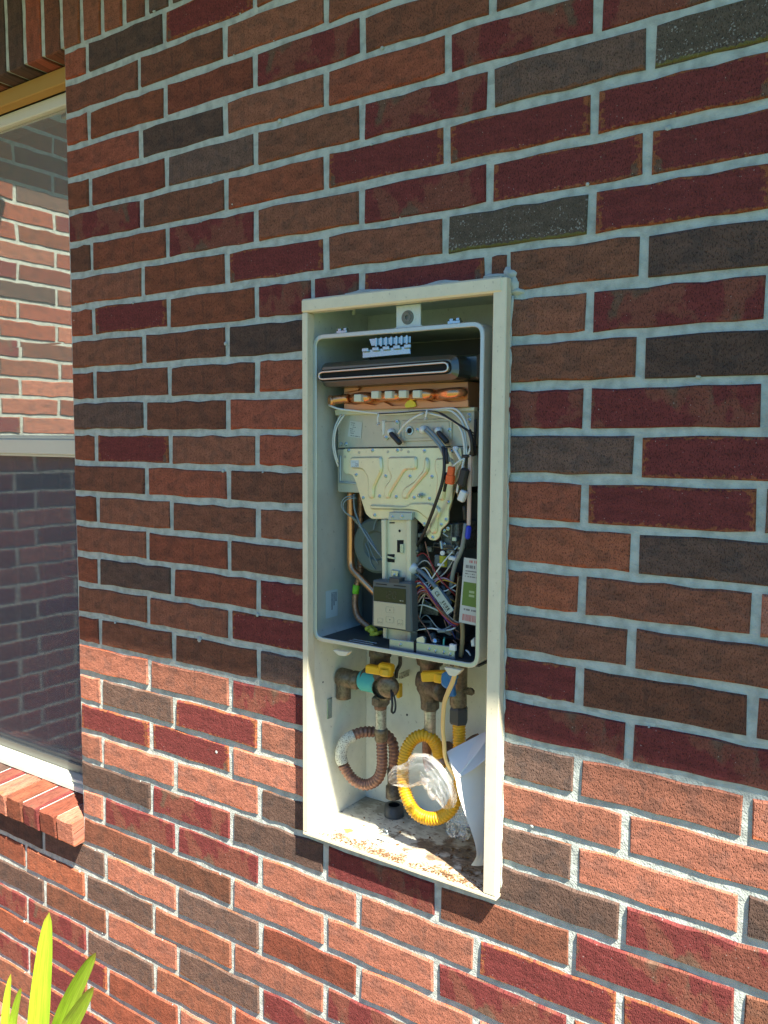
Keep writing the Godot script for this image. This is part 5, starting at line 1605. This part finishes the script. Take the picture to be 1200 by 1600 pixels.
	plate("rear_clip", hv, M.galvanised, [Vector2(0.8403, 1.1526), Vector2(0.8465, 1.1550), Vector2(0.8466, 1.1417), Vector2(0.8404, 1.1393)], -0.18, -0.15, 0.001, 0.001)
	# copper flex loop
	var loop := thing("corrugated_hose", "reddish corrugated copper hose looped beneath the left valve, part of it painted white", "hose", Vector3(0.8369, 0.8981, -0.13))
	st = new_st(true)
	var lp: Array = [Vector3(0.8393, 1.0307, -0.09), Vector3(0.8411, 0.9995, -0.09), Vector3(0.8405, 0.9730, -0.09), Vector3(0.8319, 0.9492, -0.088), Vector3(0.8097, 0.9332, -0.084), Vector3(0.7853, 0.9361, -0.078), Vector3(0.7687, 0.9530, -0.072), Vector3(0.7610, 0.9686, -0.068)]
	corrugated(st, lp, 0.0092, 0.0116, 0.0068)
	part("hose", st, M.hose_copper, loop)
	st = new_st(true)
	corrugated(st, [Vector3(0.7717, 1.0273, -0.085), Vector3(0.7865, 1.0332, -0.098), Vector3(0.8008, 1.0322, -0.114), Vector3(0.8119, 1.0283, -0.128), Vector3(0.8229, 1.0190, -0.14), Vector3(0.8328, 1.0042, -0.142), Vector3(0.8353, 0.9818, -0.142), Vector3(0.8348, 0.9545, -0.142)], 0.0092, 0.0115, 0.0078)
	part("hose", st, M.hose_copper, loop)
	st = new_st(true)
	var ws := noise(72, 90.0, 2)
	var wc := curve([Vector3(0.7594, 0.9723, -0.068), Vector3(0.7560, 0.9882, -0.066), Vector3(0.7586, 1.0090, -0.07), Vector3(0.7655, 1.0220, -0.076), Vector3(0.7742, 1.0276, -0.086)], 0.0025)
	var wr := []
	for i in wc.size(): wr.append(0.0119 + ws.get_noise_1d(i * 0.006) * 0.0010)
	tube(st, wc, wr, 18)
	var wm: StandardMaterial3D = M.hose_white
	var sp := noise(73, 0.09, 2)
	wm.albedo_texture = colour_tex(128, 128, func(x: int, y: int) -> Vector3: return Vector3(0.9, 0.9, 0.86).lerp(Vector3(0.12, 0.10, 0.08), smoothstep(0.28, 0.38, sp.get_noise_2d(x, y))))
	wm.uv1_triplanar = true
	wm.uv1_scale = Vector3.ONE * 26.0
	part("white_coating", st, wm, loop)
	st = new_st(true)
	lathe(st, Vector3(0.8348, 0.9559, -0.142), Vector3.DOWN, [Vector2(0, 0.0105), Vector2(0.002, 0.0135), Vector2(0.016, 0.0135), Vector2(0.018, 0.0125), Vector2(0.038, 0.0125), Vector2(0.04, 0.016), Vector2(0.064, 0.016)], 18)
	part("floor_fitting", st, M.brass_dark, loop)
	st = new_st(true)
	lathe(st, Vector3(Vector3(0.8368, 0.9060, -0.142).x, G - 1.573, -0.142), Vector3.DOWN, [Vector2(0, 0.012), Vector2(0.0, 0.0195), Vector2(0.022, 0.0205), Vector2(0.0232, 0.0205)], 18)
	part("floor_collar", st, M.dark_grey, loop)
	# cold side, middle
	var cv := thing("cold_water_valve", "dull brass valve in the middle with yellow and blue handles", "valve", Vector3(0.9467, 1.0070, -0.1))
	st = new_st(true)
	lathe(st, Vector3(0.9439, 1.2213, -0.1), Vector3.DOWN, [Vector2(0, 0.026), Vector2(0.012, 0.027), Vector2(0.022, 0.025), Vector2(0.026, 0.019), Vector2(0.052, 0.019)], 22)
	lathe(st, Vector3(0.9430, 1.1836, -0.1), Vector3.DOWN, [Vector2(-0.006, 0.014), Vector2(0.0, 0.018), Vector2(0.012, 0.024), Vector2(0.034, 0.0245), Vector2(0.046, 0.018), Vector2(0.058, 0.0165)], 22)
	lathe(st, Vector3(0.9446, 1.1663, -0.1), Vector3(-1, 0.05, 0.3), [Vector2(0.0, 0.020), Vector2(0.018, 0.018), Vector2(0.026, 0.014), Vector2(0.027, 0)], 18)
	lathe(st, Vector3(0.9535, 1.1602, -0.09), Vector3(1, -0.05, 0.25), [Vector2(0, 0.021), Vector2(0.016, 0.019), Vector2(0.022, 0.022), Vector2(0.034, 0.022), Vector2(0.036, 0.018), Vector2(0.036, 0)], 20)
	part("body", st, M.brass_dark, cv)
	st = new_st()
	hexnut(st, Vector3(0.9451, 1.1298, -0.1), Vector3.DOWN, 0.020, 0.0180, 0.35)
	part("lower_nut", st, M.brass_dark, cv)
	st = new_st(true)
	lathe(st, Vector3(0.9453, 1.1109, -0.1), Vector3.DOWN, [Vector2(0, 0.0125), Vector2(0.010, 0.0115), Vector2(0.060, 0.0115), Vector2(0.060, 0)], 18)
	part("nipple", st, M.galvanised, cv)
	st = new_st()
	box(st, Vector3(0.9777, 1.1916, -0.058), Vector3(0.046, 0.018, 0.016), 0.002, Basis(Vector3.UP, 0.35) * Basis(Vector3.BACK, 0.12))
	part("handle", st, M.yellow_handle, cv)
	st = new_st(true)
	lathe(st, Vector3(0.9891, 1.1926, -0.062), Vector3(0, -1, 0.12), [Vector2(-0.004, 0.013), Vector2(0.009, 0.0135), Vector2(0.012, 0.011), Vector2(0.012, 0)], 16)
	part("handle_hub", st, M.yellow_handle, cv)
	st = new_st()
	lathe(st, Vector3(1.0093, 1.1892, -0.06), Vector3(0.1, 0.1, 1), [Vector2(0, 0.016), Vector2(0.006, 0.016), Vector2(0.008, 0.012), Vector2(0.008, 0)], 16)
	bar(st, Vector3(1.0143, 1.1910, -0.056), Vector3(1.0187, 1.1607, -0.056), 0.014, 0.010, 0.002)
	bar(st, Vector3(1.0142, 1.1934, -0.056), Vector3(1.0261, 1.2025, -0.056), 0.014, 0.010, 0.002)
	part("drain_handle", st, M.blue_handle, cv)
	st = new_st(true)
	tube(st, curve([Vector3(0.9207, 1.0567, -0.13), Vector3(0.9212, 1.0177, -0.13), Vector3(0.9230, 0.9920, -0.13), Vector3(0.9291, 0.9764, -0.13)], 0.006), 0.0095, 14)
	part("copper_tail", st, M.hose_copper, cv)
	# gas side, right
	var gs := thing("gas_shutoff_valve", "dark brass gas shutoff valve with side lug above the yellow hose", "valve", Vector3(1.0142, 1.0997, -0.09))
	st = new_st(true)
	lathe(st, Vector3(1.0123, 1.2215, -0.09), Vector3.DOWN, [Vector2(0, 0.0165), Vector2(0.052, 0.0165), Vector2(0.054, 0.014), Vector2(0.058, 0.0155), Vector2(0.086, 0.016), Vector2(0.089, 0.0145), Vector2(0.100, 0.0145)], 22)
	part("body", st, M.brass, gs)
	st = new_st()
	box(st, Vector3(1.0335, 1.1643, -0.09), Vector3(0.024, 0.013, 0.012), 0.004)
	lathe(st, Vector3(1.0402, 1.1665, -0.086), Vector3.BACK, [Vector2(0, 0.007), Vector2(0.003, 0.0065), Vector2(0.003, 0.003), Vector2(0.0035, 0)], 12)
	part("lug", st, M.brass_dark, gs)
	st = new_st()
	hexnut(st, Vector3(1.0137, 1.1315, -0.09), Vector3.DOWN, 0.032, 0.0185, 0.1)
	part("flare_nut", st, M.dark_grey, gs)
	var gh := thing("gas_hose", "yellow corrugated gas hose looped under the gas valve", "hose", Vector3(0.9659, 0.9081, -0.07))
	st = new_st(true)
	corrugated(st, [Vector3(1.0142, 1.1021, -0.09), Vector3(1.0153, 1.0753, -0.09), Vector3(1.0187, 1.0464, -0.086), Vector3(1.0249, 1.0196, -0.078), Vector3(1.0293, 0.9856, -0.066), Vector3(1.0217, 0.9513, -0.054), Vector3(1.0037, 0.9316, -0.048), Vector3(0.9779, 0.9222, -0.045), Vector3(0.9497, 0.9259, -0.045), Vector3(0.9283, 0.9453, -0.049), Vector3(0.9134, 0.9733, -0.056), Vector3(0.9080, 1.0036, -0.064), Vector3(0.9099, 1.0307, -0.072), Vector3(0.9192, 1.0506, -0.08), Vector3(0.9345, 1.0603, -0.088), Vector3(0.9484, 1.0570, -0.096), Vector3(0.9568, 1.0424, -0.104), Vector3(0.9595, 1.0214, -0.112), Vector3(0.9523, 0.9921, -0.13)], 0.0098, 0.0128, 0.0056, 18)
	part("hose", st, M.hose_yellow, gh)
	st = new_st(true)
	tube(st, curve([Vector3(0.9619, 1.0149, -0.118), Vector3(0.9606, 1.0186, -0.13), Vector3(0.9535, 1.0159, -0.15), Vector3(0.9420, 1.0100, -0.178)], 0.006), 0.0125, 14)
	lathe(st, Vector3(0.9605, 1.0095, -0.118), Vector3(0.3, 0.7, -0.6), [Vector2(-0.006, 0.013), Vector2(0.004, 0.0155), Vector2(0.016, 0.0155), Vector2(0.018, 0.013)], 14)
	part("rusty_stub", st, M.rust, gh)
	st = new_st(true)
	tube(st, curve([Vector3(0.9924, 1.0303, -0.16), Vector3(1.0063, 1.0449, -0.16), Vector3(1.0150, 1.0489, -0.17)], 0.006), 0.008, 10)
	part("rear_pipe", st, M.rust, gh)


func build_loose() -> void:
	# flat beige cord hanging out of the heater
	var cord := thing("power_cord", "flat beige cord hanging from the heater in front of the valves", "cord", Vector3(1.0258, 1.0477, -0.03))
	var st := new_st(true)
	var c := curve([Vector3(1.0457, 1.2303, -0.02), Vector3(1.0478, 1.2186, -0.012), Vector3(1.0429, 1.2017, -0.012), Vector3(1.0318, 1.1802, -0.016), Vector3(1.0226, 1.1588, -0.02), Vector3(1.0180, 1.1333, -0.024), Vector3(1.0155, 1.1056, -0.028), Vector3(1.0162, 1.0807, -0.032), Vector3(1.0156, 1.0554, -0.036), Vector3(1.0225, 1.0378, -0.036), Vector3(1.0345, 1.0268, -0.034), Vector3(1.0452, 1.0151, -0.034)], 0.005)
	tube(st, c, 0.0052, 12, true, 0.5, Vector3(1, 0.2, 0.3))
	part("sheath", st, M.cord_beige, cord)
	# clear crumpled bag over the yellow hose, and a torn piece on the floor
	var crumple := noise(81, 13.0, 4)
	crumple.fractal_type = FastNoiseLite.FRACTAL_RIDGED
	var bag := thing("plastic_bag", "crumpled clear plastic bag caught over the yellow gas hose", "plastic bag", Vector3(0.9797, 0.9456, -0.03))
	st = new_st(true)
	var spine: Array = [Vector3(0.9026, 0.9834, -0.03), Vector3(0.9210, 0.9967, -0.026), Vector3(0.9406, 1.0039, -0.022), Vector3(0.9627, 1.0166, -0.018), Vector3(0.9791, 1.0289, -0.018), Vector3(0.9967, 1.0252, -0.016), Vector3(1.0131, 1.0088, -0.016), Vector3(1.0256, 0.9884, -0.018), Vector3(1.0293, 0.9637, -0.026)]
	var wid := [0.008, 0.015, 0.016, 0.018, 0.021, 0.022, 0.022, 0.020, 0.008]
	sheet(st, func(u: float, v: float) -> Vector3:
		var f := u * 7.999
		var i := int(f)
		var p: Vector3 = spine[i].lerp(spine[i + 1], f - i)
		var w := lerpf(wid[i], wid[i + 1], f - i)
		var d: Vector3 = (spine[mini(i + 1, 8)] - spine[i]).normalized()
		var s := Vector3(-d.y, d.x, 0).normalized()
		var a := lerpf(-0.25, 1.15, v) * PI
		var r := 1.0 + crumple.get_noise_3d(u * 0.10, cos(a) * 0.17, sin(a) * 0.17) * 0.6
		return p + s * cos(a) * w * r + Vector3(0, 0, 1) * sin(a) * (0.005 + w * 0.16) * r, 80, 44)
	part("film", st, M.film, bag)
	st = new_st()
	sheet(st, func(u: float, v: float) -> Vector3:
		var p: Vector3 = Vector3(0.9829, 1.0209, -0.03).lerp(Vector3(1.0035, 1.0544, -0.05), u) if v < 0.0 else Vector3(0.9747, 1.0178, -0.03).lerp(Vector3(0.9953, 1.0412, -0.055), u).lerp(Vector3(1.0137, 0.9582, -0.03).lerp(Vector3(1.0208, 0.9794, -0.05), u), v)
		return p + Vector3(crumple.get_noise_2d(u * 0.2, v * 0.2), crumple.get_noise_2d(v * 0.2 + 5.0, u * 0.2), crumple.get_noise_2d(u * 0.25 + 9.0, v * 0.25)) * 0.008, 18, 22)
	part("loose_flap", st, M.film, bag)
	var scrap := thing("plastic_scrap", "wisp of clear torn plastic lying on the cabinet floor before the booklet", "plastic scrap", Vector3(1.0272, 0.9038, -0.06))
	st = new_st()
	sheet(st, func(u: float, v: float) -> Vector3:
		var p: Vector3 = Vector3(1.0051, 0.9318, -0.055).lerp(Vector3(1.0398, 0.9500, -0.07), u).lerp(Vector3(1.0111, 0.8894, -0.06).lerp(Vector3(1.0594, 0.9002, -0.055), u), v)
		return p + Vector3(crumple.get_noise_2d(u * 0.25 + 3.0, v * 0.25), crumple.get_noise_2d(v * 0.25 + 15.0, u * 0.25), crumple.get_noise_2d(u * 0.3 + 19.0, v * 0.3)) * 0.012, 22, 22)
	part("film", st, M.film, scrap)
	# folded papers leaning in the right corner
	var book := thing("paper_booklet", "white folded paper booklet leaning curled against the right side of the cabinet", "booklet", Vector3(1.0926, 0.8790, -0.02))
	for k in 4:
		st = new_st(true)
		var o := Vector3(0.0016, 0.0022, -0.0035) * k
		sheet(st, func(u: float, v: float) -> Vector3:
			var l: Array = [Vector3(1.0531, 1.0287, -0.01), Vector3(1.0598, 1.0041, -0.008), Vector3(1.0737, 0.9730, -0.007), Vector3(1.0869, 0.9438, -0.007), Vector3(1.0957, 0.9179, -0.008), Vector3(1.0994, 0.9020, -0.004), Vector3(1.0917, 0.8851, 0)]
			var r: Array = [Vector3(1.0897, 1.0967, -0.07), Vector3(1.0926, 1.0511, -0.066), Vector3(1.0955, 1.0056, -0.062), Vector3(1.0994, 0.9612, -0.056), Vector3(1.1031, 0.9229, -0.05), Vector3(1.1067, 0.8966, -0.044), Vector3(1.1091, 0.8753, -0.04)]
			var f := minf(v * 6.0, 5.999)
			var i := int(f)
			var p0: Vector3 = l[i].cubic_interpolate(l[i + 1], l[maxi(i - 1, 0)], l[mini(i + 2, 6)], f - i)
			var p1: Vector3 = r[i].lerp(r[i + 1], f - i)
			return p0.lerp(p1, u) + Vector3(0, 0, 0.006) * sin(u * PI) * (0.4 + 0.6 * v) + o * (1.0 + v) + Vector3(0.002, -0.0015, 0) * k * maxf(v - 0.75, 0) * 8.0, 12, 24)
		part("page", st, M.paper, book)
	for k in 6:
		st = new_st(true)
		var o := Vector3(0.001, -0.0026, 0.0022) * k
		sheet(st, func(u: float, v: float) -> Vector3:
			var p: Vector3 = Vector3(1.0526, 1.0283, -0.011).lerp(Vector3(1.0140, 1.0584, -0.06) + Vector3(0, 0, 0.003) * k, v)
			var q: Vector3 = (Vector3(1.0959, 1.1045, -0.06) + o * 1.2).lerp(Vector3(1.0693, 1.0945, -0.1), v)
			return p.lerp(q, u) + Vector3(0, -0.005, 0.0) * sin(u * PI) * (1.0 - v) + o * u * (1.0 - v), 12, 6)
		part("page", st, M.paper, book)
	# dirt and leaf crumbs on the floor of the cabinet
	var mm := MultiMesh.new()
	mm.transform_format = MultiMesh.TRANSFORM_3D
	st = new_st()
	prism(st, [Vector2(-1, -0.3), Vector2(0.2, -0.5), Vector2(1, 0.1), Vector2(0.1, 0.45)], -0.12, 0.12)
	st.generate_normals()
	mm.mesh = st.commit()
	var r := RandomNumberGenerator.new()
	r.seed = 91
	mm.instance_count = 400
	for k in 400:
		var x := r.randf_range(0.76, 1.12)
		var z := 0.012 - absf(r.randfn(0.0, 0.012))
		if k % 3 == 0:
			x = 1.12 - absf(r.randfn(0.0, 0.09))
			z = r.randf_range(-0.15, -0.01)
		if k % 11 == 0:
			x = r.randf_range(0.75, 1.1)
			z = r.randf_range(-0.17, -0.02)
		z = clampf(z, -0.18, 0.012)
		x = clampf(x, 0.74, 1.118)
		var s := r.randf_range(0.0009, 0.0034) if k % 3 else r.randf_range(0.0012, 0.0052)
		mm.set_instance_transform(k, Transform3D(Basis.from_euler(Vector3(-PI / 2 + r.randfn(0, 0.4), r.randf() * TAU, r.randfn(0, 0.4))).scaled(Vector3.ONE * s), Vector3(x, G - 1.5955 + s * 0.2, z)))
	var mi := MultiMeshInstance3D.new()
	mi.name = "leaf_litter"
	mi.multimesh = mm
	mi.material_override = mat("litter", lin(0.16, 0.085, 0.035), 0.95)
	add_child(mi)
	mi.set_meta("kind", "stuff")
	mi.set_meta("category", "leaf litter")
	mi.set_meta("label", "brown dirt and leaf crumbs strewn along the cabinet floor")


func strap_leaf(parent: Node3D, pts: Array, w: float, face: Vector3) -> void:
	var c := curve(pts, 0.012)
	var n := c.size()
	var st := new_st(true)
	sheet(st, func(u: float, v: float) -> Vector3:
		var f := v * (n - 1)
		var i := mini(int(f), n - 2)
		var p: Vector3 = c[i].lerp(c[i + 1], f - i)
		var d: Vector3 = (c[i + 1] - c[i]).normalized()
		var s := d.cross(face).normalized()
		var nn := s.cross(d)
		var prof := w * (0.62 + 0.38 * smoothstep(0.0, 0.5, v)) * sqrt(maxf(0.0, 1.0 - pow(maxf((v - 0.55) / 0.45, 0.0), 2.2)))
		var k := (u - 0.5) * 2.0
		return p + s * k * prof * 0.5 + nn * (absf(k) * absf(k) * 0.16 * prof), 8, 40)
	part("leaf", st, M.leaf, parent)


func build_plants() -> void:
	var face := Vector3(0.55, 0.25, 0.8)
	var a := thing("strap_leaf_plant", "bright green plant with three broad strap leaves below the window sill", "plant", Vector3(0.36, 0.03, 0.35), "strap leaved plants below the window")
	var base := Vector3(0.37, 0.03, 0.36)
	strap_leaf(a, [base, Vector3(0.3248, 0.3614, 0.35), Vector3(0.3350, 0.4861, 0.35), Vector3(0.3505, 0.6207, 0.345), Vector3(0.3620, 0.7193, 0.34)], 0.044, face)
	strap_leaf(a, [base + Vector3(0.01, 0, 0), Vector3(0.3834, 0.4083, 0.36), Vector3(0.4376, 0.5412, 0.37), Vector3(0.5034, 0.6479, 0.38), Vector3(0.5707, 0.7406, 0.39)], 0.036, face)
	strap_leaf(a, [base + Vector3(0.02, 0, 0.01), Vector3(0.4063, 0.4126, 0.37), Vector3(0.4725, 0.5441, 0.385), Vector3(0.5267, 0.6202, 0.395), Vector3(0.5837, 0.6923, 0.405)], 0.036, face)
	strap_leaf(a, [base + Vector3(-0.01, 0, 0.02), Vector3(0.3923, 0.3892, 0.42), Vector3(0.4546, 0.5209, 0.48), Vector3(0.5187, 0.6474, 0.56)], 0.036, face)
	var b := thing("strap_leaf_plant", "small green plant with two narrow leaf tips at the bottom left corner", "plant", Vector3(0.22, 0.03, 0.34), "strap leaved plants below the window")
	base = Vector3(0.22, 0.03, 0.34)
	strap_leaf(b, [base, Vector3(0.1911, 0.3069, 0.34), Vector3(0.1999, 0.4233, 0.34), Vector3(0.2021, 0.4840, 0.335), Vector3(0.2080, 0.5306, 0.33)], 0.021, face)
	strap_leaf(b, [base + Vector3(0.01, 0, 0), Vector3(0.2185, 0.3228, 0.345), Vector3(0.2415, 0.4331, 0.35), Vector3(0.2638, 0.4931, 0.355), Vector3(0.2921, 0.5501, 0.36)], 0.020, face)
